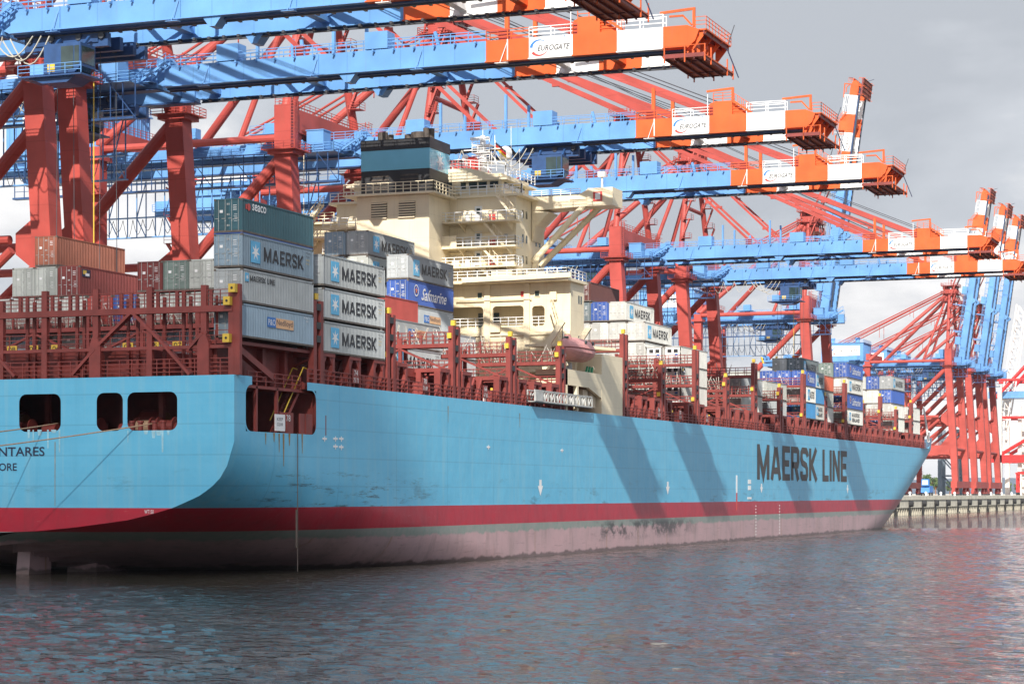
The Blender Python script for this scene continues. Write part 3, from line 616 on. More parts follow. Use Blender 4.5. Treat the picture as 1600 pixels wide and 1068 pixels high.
    mb.bar((0, y2+1, ZT-.9), (-3.8, y2+3.6, ZT-.9), .3, .25, BLUE)
    mb.bar((GX, y2+.2, P), (GX, y2-.5, P+2.0), .07, .07, RAILM); mb.bar((GX-1, y2, P-.6), (GX-1, y2-1.2, P-3.6), .11, .11, NAVY)
    mb.build('tip_platform', boom)
    if raised:
        boom.rotation_euler = (math.radians(-82), 0, 0); boom.location.y += 4.3
        mb = MB(); pivot = Vector((0, HY, ZB+1)); ang = math.radians(-82); off = Vector((0, 4.3, 0))
        R3 = Matrix.Rotation(ang, 3, 'X')
        for sx in (-1, 1):
            for yb in (98.5, 80.6):
                q = off+pivot+R3@(Vector((sx*GX, yb, ZT+2))-pivot); a = Vector((sx*2.4, APY-1.4, APZ)); mid = (a+q)/2+Vector((0, 3.0, -5.5)) if yb < 90 else (a+q)/2+Vector((0, 2.5, -6))
                mb.bar(a, mid, .3, .4, R); mb.bar(mid, q, .3, .4, R)
        mb.build('fore_stay', cr_)
        mb = MB()
        for sx in (-1, 1):
            q = off+pivot+R3@(Vector((sx*GX, 73, ZT+2))-pivot)
            for o_ in (0, .5): mb.tube((sx*2.2, APY-1, APZ+1), q+Vector((o_, 0, 0)), .05, ROPE, 5)
        mb.build('hoist_rope', cr_)
    else:
        for sx in (-1, 1):
            for ye, w in ((80.2, .42), (72.6, .42), (103.5, .3)):
                mb = MB(); a = Vector((sx*2.6, APY-1.2, APZ-.2 if ye < 75 else APZ-1)); b = Vector((sx*(GX+.1), ye, ZT+.9))
                mb.bar(a, b, w*.6, w*1.5, R); mb.bar((b.x, b.y, ZT), (b.x, b.y, ZT+1.2), .4, 1.1, R, up=(0, 1, 0))
                for f in (.33, .66): p = a.lerp(b, f); mb.box(p.x-w*.55, p.x+w*.55, p.y-.6, p.y+.6, p.z-w*1.1, p.z+w*.4, R)
                mb.build('fore_stay', cr_)
        mb = MB()
        for sx in (-1, 1):
            for o_ in (0, .35): mb.tube((sx*2.2+o_, APY-1, APZ+1.3), (sx*(GX-.4)+o_, ys-1, ZT+1.6), .055, ROPE, 5)
            for o_ in (0, .3): mb.tube((sx*1.6+o_, APY-1, APZ+1.6), (sx*(GX-.8)+o_, ys+6, ZT+1.4), .045, ROPE, 5)
        mb.build('hoist_rope', cr_)
    return cr_
def trolley(cx, ty, crane, spread=None, spreadlook='blue'):
    """travelling trolley with operator cab; optional spreader hanging on its ropes"""
    mb = MB(); mb.box(cx-GX+.3, cx+GX-.3, ty-3.6, ty+3.6, ZB-1.2, ZB-.6, DBLUE)
    for x in (-3.4, -1.2, 1.2, 3.4): mb.box(cx+x-.3, cx+x+.3, ty-4.6, ty+4.6, ZB-1.6, ZB-.35, DBLUE)
    for y in (-4, -1.5, 1.5, 4):
        for sx in (-1, 1): mb.tube((cx+sx*(GX-.55), ty+y, ZB-.62), (cx+sx*(GX-.2), ty+y, ZB-.62), .33, RAILM, 8)
    for y in (-2.6, 0, 2.6): mb.tube((cx-2, ty+y, ZB-.9), (cx+2, ty+y, ZB-.9), .42, RAILM, 10)
    t = mb.build('trolley', crane, origin=ORG[crane.name]); t.location = (0, 0, 0)
    mb = MB(); x0, x1, y0, y1, z0, z1 = cx-GX-2.4, cx-GX+.2, ty-3.4, ty+.6, ZB-4.5, ZB-1.7
    mb.extrude([(y0+.7, z0), (y1, z0), (y1, z1), (y0, z1), (y0, z0+.6)], 'x', x0, x1, DBLUE)
    mb.box(x0-.7, x1+.5, y0-.5, y1+2.4, z0-.35, z0-.2, DBLUE); mb.extrude([(y0+.4, z0-.35), (y1+1.6, z0-.35), (y1, z0-.9), (y0+1.4, z0-.9)], 'x', x0-.2, x1, DBLUE)
    mb.rail((x0-.7, y0-.5, z0-.2), (x0-.7, y1+2.4, z0-.2), BLUE, r=.03, h=1); mb.box(x0+.4, x1-.3, y1+.3, y1+1.8, z0-.2, z0+1.1, BLUE)
    for y in (y0+.4, y1-.4): mb.bar((x0+1.2, y, z1), (x0+2.2, y, ZB-.8), .25, .25, DBLUE)
    cab = mb.build('operator_cab', crane)
    mb = MB(); mb.box(x0-.04, x0-.005, y0+.75, y0+2.1, z0+.25, z1-.3, GLASS); mb.box(x0-.04, x0-.005, y0+.15, y0+.65, z0+.75, z1-.3, GLASS); mb.box(x0+.2, x1-.2, y0-.04, y0-.005, z0+.9, z1-.3, GLASS)
    mb.face([(x0+.2, y0+.66, z0-.02+.02), (x1-.2, y0+.66, z0), (x1-.2, y0-.03, z0+.58), (x0+.2, y0-.03, z0+.58)], GLASS)
    mb.build('window', cab)
    mb = MB(); mb.box(x0-.03, x0, y1-1.2, y1-.4, z0+.2, z0+.9, YEL); mb.build('warning_plate', cab)
    mb = MB()
    for k in range(3):
        p = [Vector((cx-GX-.8-k*.2, y1+.4+j*.55+k*.8, ZB-.5-2.6*math.sin(math.pi*j/8)*(1-.15*k))) for j in range(9)]; mb.curve(p, .07, CABLE)
    for k in range(6):
        yb = ty+6+k*2.3; p = [Vector((cx-GX-1.2, yb+j*.28, ZB-.3-2.2*math.sin(math.pi*j/8))) for j in range(9)]; mb.curve(p, .05, CABLE)
    mb.build('festoon_cable', crane)
    if spread is not None:
        sz = spread; mb = MB()
        for x in (-1.4, 1.4):
            for y in (-2.4, 2.4): mb.tube((cx+x, ty+y, ZB-1), (cx+x*1.2, ty+y, sz+1.4), .035, ROPE, 5)
        mb.tube((cx+.3, ty-.6, ZB-1), (cx+.3, ty-.6, sz+1.2), .06, YEL, 5)
        mb.build('hoist_rope', crane)
def spreader(cx, ty, sz, label):
    s = thing('spreader', (cx, ty, sz), label, 'spreader', 'container spreaders hanging from the cranes'); mb = MB()
    mb.box(cx-1.8, cx+1.8, ty-3, ty+3, sz+.7, sz+1.1, BLUE)
    for x in (-1.5, 1.5):
        for y in (-2.4, 2.4): mb.tube((cx+x-.15, ty+y, sz+1.6), (cx+x+.15, ty+y, sz+1.6), .6, BLUE, 12); mb.bar((cx+x, ty+y, sz), (cx+x, ty+y, sz+1.5), .3, .4, BLUE)
    mb.build('head_block', s); mb = MB()
    mb.box(cx-6.1, cx+6.1, ty-1.22, ty-.9, sz-.4, sz+.1, BLUE); mb.box(cx-6.1, cx+6.1, ty+.9, ty+1.22, sz-.4, sz+.1, BLUE); mb.box(cx-2.6, cx+2.6, ty-1.2, ty+1.2, sz-.5, sz+.6, DBLUE)
    for x in (-6, 6):
        mb.box(cx+x-.2, cx+x+.2, ty-1.3, ty+1.3, sz-.5, sz+.15, BLUE)
        for y in (-1.25, 1.25): mb.bar((cx+x, ty+y, sz+.1), (cx+x*1.04, ty+y*1.3, sz+1.5), .3, .35, YEL)
    mb.build('frame', s)
CR = {}
G_ = 'blue and red container gantry cranes along the quay'
flat = make_crane(False)
labs = [(182.6, 'crane whose boom crosses the top left corner of the picture'),
        (211.8, 'crane with the second boom from the top, passing above the funnel'),
        (262.3, 'crane whose boom passes right behind the funnel and radar mast'),
        (307.0, 'crane with the fourth lowered boom counted from the top'),
        (398.5, 'crane with the fifth lowered boom, legs right of the bridge wing'),
        (441.5, 'crane with the lowest of all the lowered booms')]
for i, (cx, lb) in enumerate(labs):
    o = flat if i == 0 else copy_tree(flat)
    o.location = (cx, CO.y, CO.z); tag(o, 'coral red and blue '+lb, 'crane', G_); ORG[o.name] = Vector((cx, CO.y, CO.z)); CR[i] = o
rs = make_crane(True)
for i, (cx, lb) in enumerate([(551.0, 'crane whose raised boom stands alone behind the ship'),
        (764.0, 'crane, leftmost of the three raised booms beyond the bow'),
        (806.0, 'crane, middle one of the three raised booms beyond the bow'),
        (840.0, 'crane, rightmost of the three raised booms beyond the bow')]):
    o = rs if i == 0 else copy_tree(rs)
    o.location = (cx, CO.y, CO.z); tag(o, 'coral red and blue '+lb, 'crane', G_); ORG[o.name] = Vector((cx, CO.y, CO.z)); CR[10+i] = o
trolley(182.6, 114, CR[0], 17); trolley(211.8, 131, CR[1]); trolley(262.3, 94.5, CR[2]); trolley(307, 137, CR[3]); trolley(398.5, 136, CR[4], 45.5); trolley(441.5, 107, CR[5], 33); trolley(551, 138, CR[10]); trolley(764, 136, CR[11])
spreader(398.5, 136, 45.5, 'blue spreader with yellow corner flippers hoisted high right of the deckhouse')
spreader(441.5, 110, 33, 'blue spreader hanging low over the container stacks amidships')
# brighter red crane of the next berth, cut by the right edge
BRED = mat('bright_red', (.60, .02, .02), .42, .08, .4); PALE = mat('pale_lattice', (.66, .60, .56), .6, .15, .3)
t = thing('gantry_crane', (1015, 118, QZ), 'bright red crane with pale raised lattice boom cut by the right edge', 'crane')
for sx in (-1, 1):
    for yv in (112, 146):
        mb = MB(); mb.bar((1015+sx*12, yv, QZ), (1015+sx*12, yv, 56), 2.0, 2.0, PALE if sx > 0 else GREY); mb.build('leg', t)
    mb = MB(); mb.box(1002 if sx < 0 else 1026, 1004 if sx < 0 else 1028, 96, 150, 20.5, 24.0, BRED); mb.build('portal_beam', t)
    mb = MB(); mb.tube((1015+sx*12, 112, 44), (1015+sx*12, 146, 24), .8, BRED); mb.tube((1015+sx*12, 96, 24), (1015+sx*12, 118, 40), .8, BRED); mb.tube((1015+sx*12, 100, 41), (1015+sx*12, 150, 41), .6, BRED); mb.tube((1015+sx*12, 100, 58), (1015+sx*12, 150, 58), .6, BRED); mb.tube((1015+sx*3, 112, 90), (1015+sx*12, 148, 50), .8, BRED); mb.build('brace', t)
    mb = MB()
    for k in range(14):
        a0, a1 = k/14, (k+1)/14
        A = Vector((1015+sx*4, 146, 26)); Bq = Vector((1015+sx*4, 135.5, 92)); p, q = A.lerp(Bq, a0), A.lerp(Bq, a1); o3 = Vector((0, 4.0, .8))
        mb.bar(p, q, .6, .6, PALE); mb.bar(p+o3, q+o3, .6, .6, PALE); mb.bar(p, q+o3, .3, .3, PALE); mb.bar(p, p+o3, .3, .3, PALE)
    mb.build('boom', t)
mb = MB(); mb.box(1001.8, 1001.95, 108, 113, 21, 23.4, WHITE); mb.build('sign', t)
mb = MB(); mb.box(1008, 1022, 96, 152, 50, 53, BLUE); mb.build('main_girder', t)
# pale grey cranes of a neighbouring terminal, behind
SLATE = mat('slate_steel', (.13, .17, .21), .6, .2, .3)
for i, (xx, yy, hh, lb) in enumerate(((905, 152, 42, 'slate grey braced steel tower standing behind the red crane legs right of the bow'), (1010, 134, 40, 'pale grey steel tower at the right edge behind the red cranes'))):
    t = thing('steel_tower', (xx, yy, QZ), lb, 'tower'); M_ = SLATE if i == 0 else PALE
    for dx in (-4, 4):
        for dy in (-3.5, 3.5):
            mb = MB(); mb.bar((xx+dx, yy+dy, QZ), (xx+dx, yy+dy, QZ+hh-15*(i == 0)), 1.6, 1.6, M_); mb.build('leg', t)
    mb = MB()
    for z in range(8, int(hh)-16*(1-i), 8):
        for dy in (-3.5, 3.5): mb.bar((xx-4, yy+dy, QZ+z), (xx+4, yy+dy, QZ+z), .6, .6, M_); mb.bar((xx-4, yy+dy, QZ+z-8), (xx+4, yy+dy, QZ+z), .5, .5, M_)
        for dx in (-4, 4): mb.bar((xx+dx, yy-3.5, QZ+z), (xx+dx, yy+3.5, QZ+z), .6, .6, M_); mb.bar((xx+dx, yy-3.5, QZ+z-8), (xx+dx, yy+3.5, QZ+z), .5, .5, M_)
    mb.build('bracing', t)
# straddle carriers and small things on the quay
for i, (xx, yy, lb) in enumerate(((985, 133, 'red straddle carrier parked on the quay at the right edge'), (1040, 136, 'red straddle carrier half cut by the right edge, farther one'), (640, 131, 'blue straddle carrier'))):
    if i == 2: continue
    t = thing('straddle_carrier', (xx, yy, QZ), lb, 'vehicle', 'straddle carriers on the quay')
    for dx in (-4, 0, 4):
        for dy in (-2.4, 2.4):
            mb = MB(); mb.bar((xx+dx, yy+dy, QZ+1), (xx+dx, yy+dy, QZ+9.5), .6, .6, BRED); mb.build('leg', t); mb = MB(); mb.tube((xx+dx, yy+dy-.3, QZ+.7), (xx+dx, yy+dy+.3, QZ+.7), .7, RUBBER, 12); mb.build('wheel', t)
    mb = MB(); mb.box(xx-5, xx+5, yy-2.9, yy-2, QZ+9.3, QZ+10, BRED); mb.box(xx-5, xx+5, yy+2, yy+2.9, QZ+9.3, QZ+10, BRED); mb.box(xx-5, xx-4, yy-2, yy+2, QZ+9.3, QZ+10.4, BRED); mb.box(xx+4, xx+5, yy-2, yy+2, QZ+9.3, QZ+10.4, BRED); mb.build('frame', t)
    mb = MB(); mb.box(xx-6.5, xx-5, yy-3.2, yy-1.4, QZ+8, QZ+10.2, WHITE); mb.box(xx-6.54, xx-6.5, yy-3, yy-1.6, QZ+8.6, QZ+9.9, GLASS); mb.build('cab', t)
t = thing('terminal_truck', (700, 128, QZ), 'blue and white terminal vehicle parked on the quay right of the bow', 'vehicle')
px_ = PX(1448, 765, Y=128); X0 = px_.x; t.location.x = X0; ORG[t.name] = Vector((X0, 128, QZ))
mb = MB(); mb.extrude([(X0-3, QZ+1), (X0+4, QZ+1), (X0+4, QZ+3.2), (X0-1, QZ+3.2), (X0-2.6, QZ+2.6)], 'y', 126.6, 129.4, LBLUE); mb.box(X0-3, X0-1, 126.8, 129.2, QZ+3.2, QZ+5.4, LBLUE); mb.build('body', t)
mb = MB(); mb.box(X0-3.06, X0-3, 127.1, 128.9, QZ+3.6, QZ+5, WHITE); mb.build('windscreen', t)
for dx in (-1.8, 2.6):
    for yv in (126.5, 129.1): mb = MB(); mb.tube((X0+dx, yv, QZ+.6), (X0+dx, yv+.4, QZ+.6), .6, RUBBER, 12); mb.build('wheel', t)
for k, (px0, Yt, hh) in enumerate(((1453, 420, 12), (1462, 460, 11), (1484, 480, 10), (1528, 500, 11), (1575, 480, 10), (1592, 520, 11))):
    q = PX(px0, 765, Y=Yt*.55); tree_at(q.x*1.0, q.y, hh, 'dark leafy tree beyond the quay, '+['first', 'second', 'third', 'fourth', 'fifth', 'sixth'][k]+' from the bow')
for k, px0 in enumerate((1418, 1437)):
    q = PX(px0, 765, Y=190); mb = MB(); mb.tube((q.x, q.y, QZ), (q.x, q.y, QZ+26), .35, GREY, 8, r2=.2); mb.box(q.x-2, q.x+2, q.y-1, q.y+1, QZ+26, QZ+26.6, GREY)
    o = mb.build('light_mast', None, origin=(q.x, q.y, QZ)); tag(o, 'tall grey light mast behind the red crane legs, '+('nearer the bow' if k == 0 else 'farther from the bow'), 'mast')
# ------------------------------------------------------------------ the container ship
YS, YC, HB, XS, DK = 78.0, 99.5, 21.5, 145.5, 15.45
ship = thing('container_ship', (300, YC, 0), 'long light blue container ship with red boot line moored along the quay', 'ship')
# transom outline read from the photograph on the plane X=XS
tp = [(-14, 832), (60, 829), (120, 823), (200, 812), (240, 802), (270, 793), (310, 775), (330, 761), (345, 745), (356, 725), (362, 705), (364, 690)]
TO = []
for (a, b) in tp: q = PX(a, b, X=XS); TO.append((min(HB, YC-q.y), q.z))
TO[0] = (0, TO[0][1]); TO[-1] = (HB, TO[-1][1]); zT0 = TO[0][1]
def tbreadth(z):
    if z <= zT0: return 0
    for (b0, z0), (b1, z1) in zip(TO, TO[1:]):
        if z0 <= z <= z1: return b0+(b1-b0)*(z-z0)/(z1-z0)
    return HB
def ss(a, b, v): v = max(0, min(1, (v-a)/(b-a))); return v*v*(3-2*v)
def bx(X, z):
    """half breadth of the hull at station X, height z"""
    if X < 235:
        u = (X-XS)/(235-XS); drop = 15*u**.8
        # transom shape slides down as we go forward
        b = tbreadth(z+drop*(1-.25*ss(5, 12, z)))
        return max(.01, b)
    k = max(0, min(1, z/DK)); Xa = 372+58*k**.85; Xe = 462+30*k
    if X <= Xa: return HB
    v = (X-Xa)/(Xe-Xa)
    return HB*max(0, 1-v**(2.0+.3*k)) if v < 1 else 0
zl = [-2, -.8, 0, .4, .8, 1.3, 1.8, 2.4, 3.0, 3.5, 4.0, 4.6, 5.0, 5.4, 6, 6.8, 7.6, 8.5, 9.5, 10.5, 11.25, 12.4, 13.6, 14.8, DK]
OX0, OX1 = PX(384, 640, Y=YS).x, PX(494, 640, Y=YS).x
GX0, GX1 = PX(394, 640, Y=YS).x, PX(480, 640, Y=YS).x
xl = [XS, 145.9, 146.6, OX0, GX0]+[150+1.2*i for i in range(12)]+[GX1, OX1]
xl = sorted(set([round(v, 3) for v in xl if v <= OX1]+[round(OX1, 3)]+[168+3*i for i in range(24)]+[240+8*i for i in range(16)]+[366+3*i for i in range(43)]))
def rounded(mb, a0, a1, z0, z1, r, P, m):
    """fill the four corners of an opening so it reads as rounded"""
    for sa, sz in ((0, 0), (1, 0), (0, 1), (1, 1)):
        ca, cz = (a1 if sa else a0), (z1 if sz else z0); ka, kz = (-1 if sa else 1), (-1 if sz else 1)
        arc = [(ca+ka*r*(1-math.cos(t)), cz+kz*r*(1-math.sin(t))) for t in [math.pi/2*i/6 for i in range(7)]]
        for p, q in zip(arc, arc[1:]): mb.face([P(ca, cz), P(*p), P(*q)], m)
hull = MB()
for side in (-1, 1):
    for i in range(len(xl)-1):
        for j in range(len(zl)-1):
            X0_, X1_, z0, z1 = xl[i], xl[i+1], zl[j], zl[j+1]
            xm, zm = (X0_+X1_)/2, (z0+z1)/2
            if side < 0:
                if OX0-.01 < xm < OX1+.01 and 11.25 < zm < 14.8: continue
                if GX0-.01 < xm < GX1+.01 and zm > 14.8: continue
            b = [bx(X0_, z0), bx(X1_, z0), bx(X1_, z1), bx(X0_, z1)]
            if max(b) < .02: continue
            q = [(X0_, YC+side*b[0], z0), (X1_, YC+side*b[1], z0), (X1_, YC+side*b[2], z1), (X0_, YC+side*b[3], z1)]
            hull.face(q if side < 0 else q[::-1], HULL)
rounded(hull, OX0, OX1, 11.25, 14.8, .85, lambda a, z: (a, YS, z), HULL)
# weld & keep only smooth shading on the plating
hb = hull.build('hull', ship)
import bmesh
bm = bmesh.new(); bm.from_mesh(hb.data); bmesh.ops.remove_doubles(bm, verts=bm.verts, dist=.002); bm.to_mesh(hb.data); bm.free()
hb.data.polygons.foreach_set('use_smooth', [True]*len(hb.data.polygons))
# transom plate with three mooring ports
ports = []
for x0, x1, y0, y1 in ((30, 95, 616, 671), (151, 192, 613.5, 671.5), (199, 277, 612, 672)):
    p, q = PX(x0, y0, X=XS), PX(x1, y1, X=XS); p2, q2 = PX(x1, y0, X=XS), PX(x0, y1, X=XS)
    ports.append((q.y, p.y, (q.z+q2.z)/2, (p.z+p2.z)/2))
mb = MB(); ys_ = sorted(set([YC-HB, YC+HB]+[YC-HB+.6*i for i in range(1, 72)]+[v for p in ports for v in p[:2]]))
pz0, pz1 = min(p[2] for p in ports), max(p[3] for p in ports)
zz = [zT0+.001, 3.5, 4, 4.6, 5.4, 6, 7, 8, 9, 10, TO[-1][1]]
def zlow(y):
    b = abs(y-YC)
    for (b0, z0), (b1, z1) in zip(TO, TO[1:]):
        if b0 <= b <= b1: return z0+(z1-z0)*(b-b0)/max(1e-6, b1-b0)
    return TO[-1][1]
zm_ = TO[-1][1]
for y0, y1 in zip(ys_, ys_[1:]):
    if y1-y0 < 1e-4: continue
    mb.face([(XS, y1, zlow(y1)), (XS, y0, zlow(y0)), (XS, y0, zm_+.001), (XS, y1, zm_+.001)], HULL)
    lv = [zm_+.001, pz0, pz1, DK]
    inport = [p for p in ports if p[0] < (y0+y1)/2 < p[1]]
    for z0, z1 in zip(lv, lv[1:]):
        if inport and z0 == pz0: continue
        mb.face([(XS, y1, z0), (XS, y0, z0), (XS, y0, z1), (XS, y1, z1)], HULL)
for p in ports: rounded(mb, p[0], p[1], pz0, pz1, .62, lambda a, z: (XS, a, z), HULL)
tr = mb.build('transom', ship)
# mooring deck interior
mb = MB()
def inner_box(x0, x1, y0, y1, z0, z1):
    mb.face([(x0, y0, z0), (x1, y0, z0), (x1, y1, z0), (x0, y1, z0)], DECK); mb.face([(x0, y0, z1), (x1, y0, z1), (x1, y1, z1), (x0, y1, z1)], DECK)
    mb.face([(x1, y0, z0), (x1, y1, z0), (x1, y1, z1), (x1, y0, z1)], DECK)
mb.box(XS+.3, 168, YS+.25, YC+HB-.3, 10.3, 10.6, DECK); mb.box(XS+.3, GX0, YS+.25, YC+HB-.3, 14.9, DK-.02, DECK); mb.box(GX0, GX1, YS+3.4, YC+HB-.3, 14.9, DK-.02, DECK); mb.box(GX1, 168, YS+.25, YC+HB-.3, 14.9, DK-.02, DECK)
mb.box(157, 157.2, YS+7, YC+HB-.3, 10.6, 14.9, DECK); mb.box(157, 168, YS+7, YS+7.2, 10.6, 14.9, DECK); mb.box(OX1+.6, OX1+.8, YS+.2, YS+7, 10.6, 14.9, DECK)
for y in (82.5, 87, 90.5, 94, 97.5, 101, 106):
    mb.box(150.5, 150.9, y, y+.4, 10.6, 14.9, DECK); mb.box(153, 155.6, y+1, y+2.4, 10.6, 12.3, DECK); mb.tube((149, y+1, 10.6), (149, y+1, 11.9), .35, DECK, 10); mb.tube((148.2, y+1.2, 11.5), (148.2, y+2.4, 11.5), .5, DECK, 12)
for y in (84.6, 86.6, 91.3, 97.6, 99.4):
    for dy in (0, .75): mb.tube((146.4, y+dy, 10.6), (146.4, y+dy, 11.95), .2, DECK, 10); mb.tube((146.4, y+dy, 11.95), (146.4, y+dy, 12.1), .27, DECK, 10)
    mb.tube((148.2, y, 11.7), (148.2, y+1.3, 11.7), .5, MROPE if y in (86.6, 99.4) else DECK, 14); mb.tube((148.2, y-.12, 11.7), (148.2, y, 11.7), .75, DECK, 14); mb.tube((148.2, y+1.3, 11.7), (148.2, y+1.42, 11.7), .75, DECK, 14)
for y in (87.8, 101): mb.tube((152.5, y, 12), (152.5, y+2.2, 12), 1.0, BROWNS, 14); mb.tube((152.5, y+.2, 12), (152.5, y+2.0, 12), 1.25, DECK, 14) 
for x in (150, 153.5, 160, 163.2): mb.box(x, x+.25, YS+.5, YS+.75, 10.6, 14.8, DECK)
for x in (153.2, 156.6, 160.2): mb.box(x, x+2.3, YS+.06, YS+.14, 11.25, 12.9, DECK); mb.box(x+1.0, x+1.15, YS-.01, YS+.06, 11.25, 12.9, DECK)
mb.build('mooring_deck', ship)
mb = MB(); mb.stairs((154.6, YS+1.2, 11.3), (158.6, YS+1.2, 15.5), .9, (0, 1, 0), DECK, False)
for y in (.72, 1.68):
    mb.bar((154.6, YS+y, 12.3), (158.6, YS+y, 16.7), .07, .07, YEL); mb.bar((158.6, YS+y, 16.7), (159.4, YS+y, 16.6), .07, .07, YEL)
mb.build('companion_ladder', ship)
mb = MB(); mb.box(152.2, 153.9, YS-.02, YS+.04, 11.4, 12.7, WMARK)
font_text(mb, 'KEEP', (152.5, YS-.03, 12.2), (1, 0, 0), (0, 0, 1), INK, 1.0, .25); font_text(mb, 'CLEAR', (152.5, YS-.03, 11.8), (1, 0, 0), (0, 0, 1), INK, 1.0, .25)
font_text(mb, '78', (154.1, YS-.03, 12.2), (1, 0, 0), (0, 0, 1), WMARK, .7, .5); mb.build('notice_board', ship)
# cut-down bulwark between the opening and the deck
mb = MB()
for s2 in (-1, 1):
    pass
mb.box(GX0+.1, GX1+2.5, YS+.5, YS+3.2, 14.62, 14.85, DECK); mb.rail((GX0+.2, YS+.5, 14.85), (GX1-.2, YS+.5, 14.85), DECK, r=.04)
# main deck plates
dk = []
dks = [168+6*i for i in range(54)]
for a, b in zip(dks, dks[1:]):
    ba, bb = bx(a, DK), bx(min(b, 491), DK)
    if bb < .05 and ba < .05: continue
    mb.face([(a, YC-ba+.05, DK-.05), (b, YC-bb+.05, DK-.05), (b, YC+bb-.05, DK-.05), (a, YC+ba-.05, DK-.05)], DECK)
mb.build('deck', ship)
# bow bulwark
mb = MB(); pr = None
for i in range(24):
    X = 430+2.6*i; b = bx(X, DK)
    if b < .05: break
    zt = DK+2.6*ss(437, 447, X)*(1 if X > 437 else 0)
    cur = (X, b, zt)
    if pr:
        for sd in (-1, 1): mb.face([(pr[0], YC+sd*pr[1], DK-.01), (cur[0], YC+sd*cur[1], DK-.01), (cur[0]+.4, YC+sd*(cur[1]+.25), cur[2]+.02), (pr[0]+.4, YC+sd*(pr[1]+.25), pr[2]+.02)], HULL)
    pr = cur
mb.build('bulwark', ship)
mb = MB(); mb.box(436, 437, YS+1.5, YC+HB-1.5, DK, DK+8.2, DECK)
for k in range(14): y = YS+2+k*2.9; mb.bar((436, y, DK), (436, y, DK+8), .25, .6, DECK)
mb.bar((452, YC, DK), (452, YC, DK+12), .8, .8, DECK); mb.build('breakwater', ship)
mb = MB(); b = PX(1448, 690, Y=YS+.5); mb.tube((441, YS+.4, DK+1.5), (438.6, YS+1.0, DK+8.5), .3, WHITE, 8, r2=.15); mb.tube((441, YS+.4, DK+1.5), (439, YS, DK+3.5), .2, WHITE, 8); mb.build('bow_davit', ship)
# rudder, mooring lines
mb = MB(); q = PX(0, 860, X=149).y; mb.extrude([(149.5, -2), (153, -2), (153, 3.2), (150.2, 3.2)], 'y', YC-.6, YC+.6, HULL); mb.build('rudder', ship)
mb = MB(); mb.tube((158.8, 98, -1), (158.8, 98, 2.4), .8, HULL, 12); mb.box(156.2, 161.8, 96.6, 99.4, -1, .8, HULL); mb.build('stern_skeg', ship)
def rope(pts, r, name, label, group=None, m=MROPE):
    mb = MB(); mb.curve(pts, r, m, 6); o = mb.build(name, None, origin=pts[0]); tag(o, label, 'rope', group)
def sag(a, b, s, n=14):
    a, b = Vector(a), Vector(b); return [a.lerp(b, i/n)+Vector((0, 0, -s*4*(i/n)*(1-i/n))) for i in range(n+1)]
a = PX(247, 660, X=XS+1.5); b = PX(0, 693, X=XS-9); d = (b-a)
rope(sag(a, a+d*1.6, .15), .055, 'mooring_rope', 'brown mooring rope leading left from the widest stern port', 'mooring ropes at the stern')
a = PX(90, 661, X=XS+1.5); b = PX(0, 672, X=XS-5); rope(sag(a, a+(b-a)*2, .1), .055, 'mooring_rope', 'brown mooring rope leaving the leftmost stern port', 'mooring ropes at the stern')
a = PX(465, 676, Y=YS-.1); b = Vector((a.x, YS-.1, .3)); rope([a, a.lerp(b, .5), b], .035, 'pilot_rope', 'dark vertical rope hanging from the side mooring opening to the water', m=mat('old_rope', (.10, .08, .07), .9))
mb = MB(); c = PX(463, 805, Y=YS-.1); mb.tube((c.x, YS-.1, 2.2), (c.x, YS-.1, 5.2), .06, mat('old_rope', (.16, .13, .10), .9), 8); o = mb.build('rope_sleeve', None, origin=(c.x, YS-.1, 2.2)); tag(o, 'pale knotted sleeve on the lower half of the hanging rope', 'rope')
# lettering on the hull
mb = MB(); a = PX(1183, 695, Y=YS); b = PX(1323, 706, Y=YS)
block_text(mb, 'MAERSK LINE', (a.x, YS-.03, 8.5), (b.x-a.x, 0, 0), (0, 0, 5.05), LINEK, (0, -1, 0), .10, 1.12); mb.build('lettering', hb)
mb = MB(); e0 = PX(70, 700, X=XS).y; wn = 2*(YC-e0)
font_text(mb, 'MAERSK ANTARES', (XS-.03, YC+wn/2, PX(70, 712, X=XS).z), (0, -1, 0), (0, 0, 1), NAVY, wn, PX(70, 697.5, X=XS).z-PX(70, 712, X=XS).z, thick=.012)
mb.build('lettering', tr); mb = MB()
e1 = PX(26.5, 720, X=XS).y; w2 = 2*(YC-e1)
font_text(mb, 'SINGAPORE', (XS-.03, YC+w2/2, PX(26, 735, X=XS).z), (0, -1, 0), (0, 0, 1), NAVY, w2, PX(26, 723, X=XS).z-PX(26, 735, X=XS).z, thick=.01)
mb.build('lettering', tr)
mb = MB()
for px0, yt, yb in ((844, 749, 774), (1043, 752, 772.5), (1189.5, 755, 770), (1324, 757, 771)):
    p = PX(px0, yt, Y=YS); q = PX(px0, yb, Y=YS); X = p.x; zt, zb = p.z, q.z; w = .8*(1 if px0 < 1100 else 1.0)
    zmid = zb+(zt-zb)*.62
    mb.face([(X-w*.45, YS-.03, zmid), (X+w*.45, YS-.03, zmid), (X+w*.45, YS-.03, zt), (X-w*.45, YS-.03, zt)], WMARK)
    mb.face([(X-w, YS-.032, zmid), (X, YS-.032, zb), (X+w, YS-.032, zmid)], WMARK)
p = PX(1151, 745, Y=YS); mb.box(p.x-.35, p.x+.35, YS-.03, YS-.01, 6.6, 9.0, WMARK); mb.box(p.x-.3, p.x+.3, YS-.03, YS-.01, 4.2, 6.6, LRED)
p = PX(1171, 757, Y=YS)
for dz in (0, .85): mb.box(p.x-.8, p.x+.8, YS-.03, YS-.01, 7.0+dz, 7.6+dz, WMARK)
mb.box(p.x-1.1, p.x+1.1, YS-.03, YS-.01, 5.7, 6.0, WMARK)
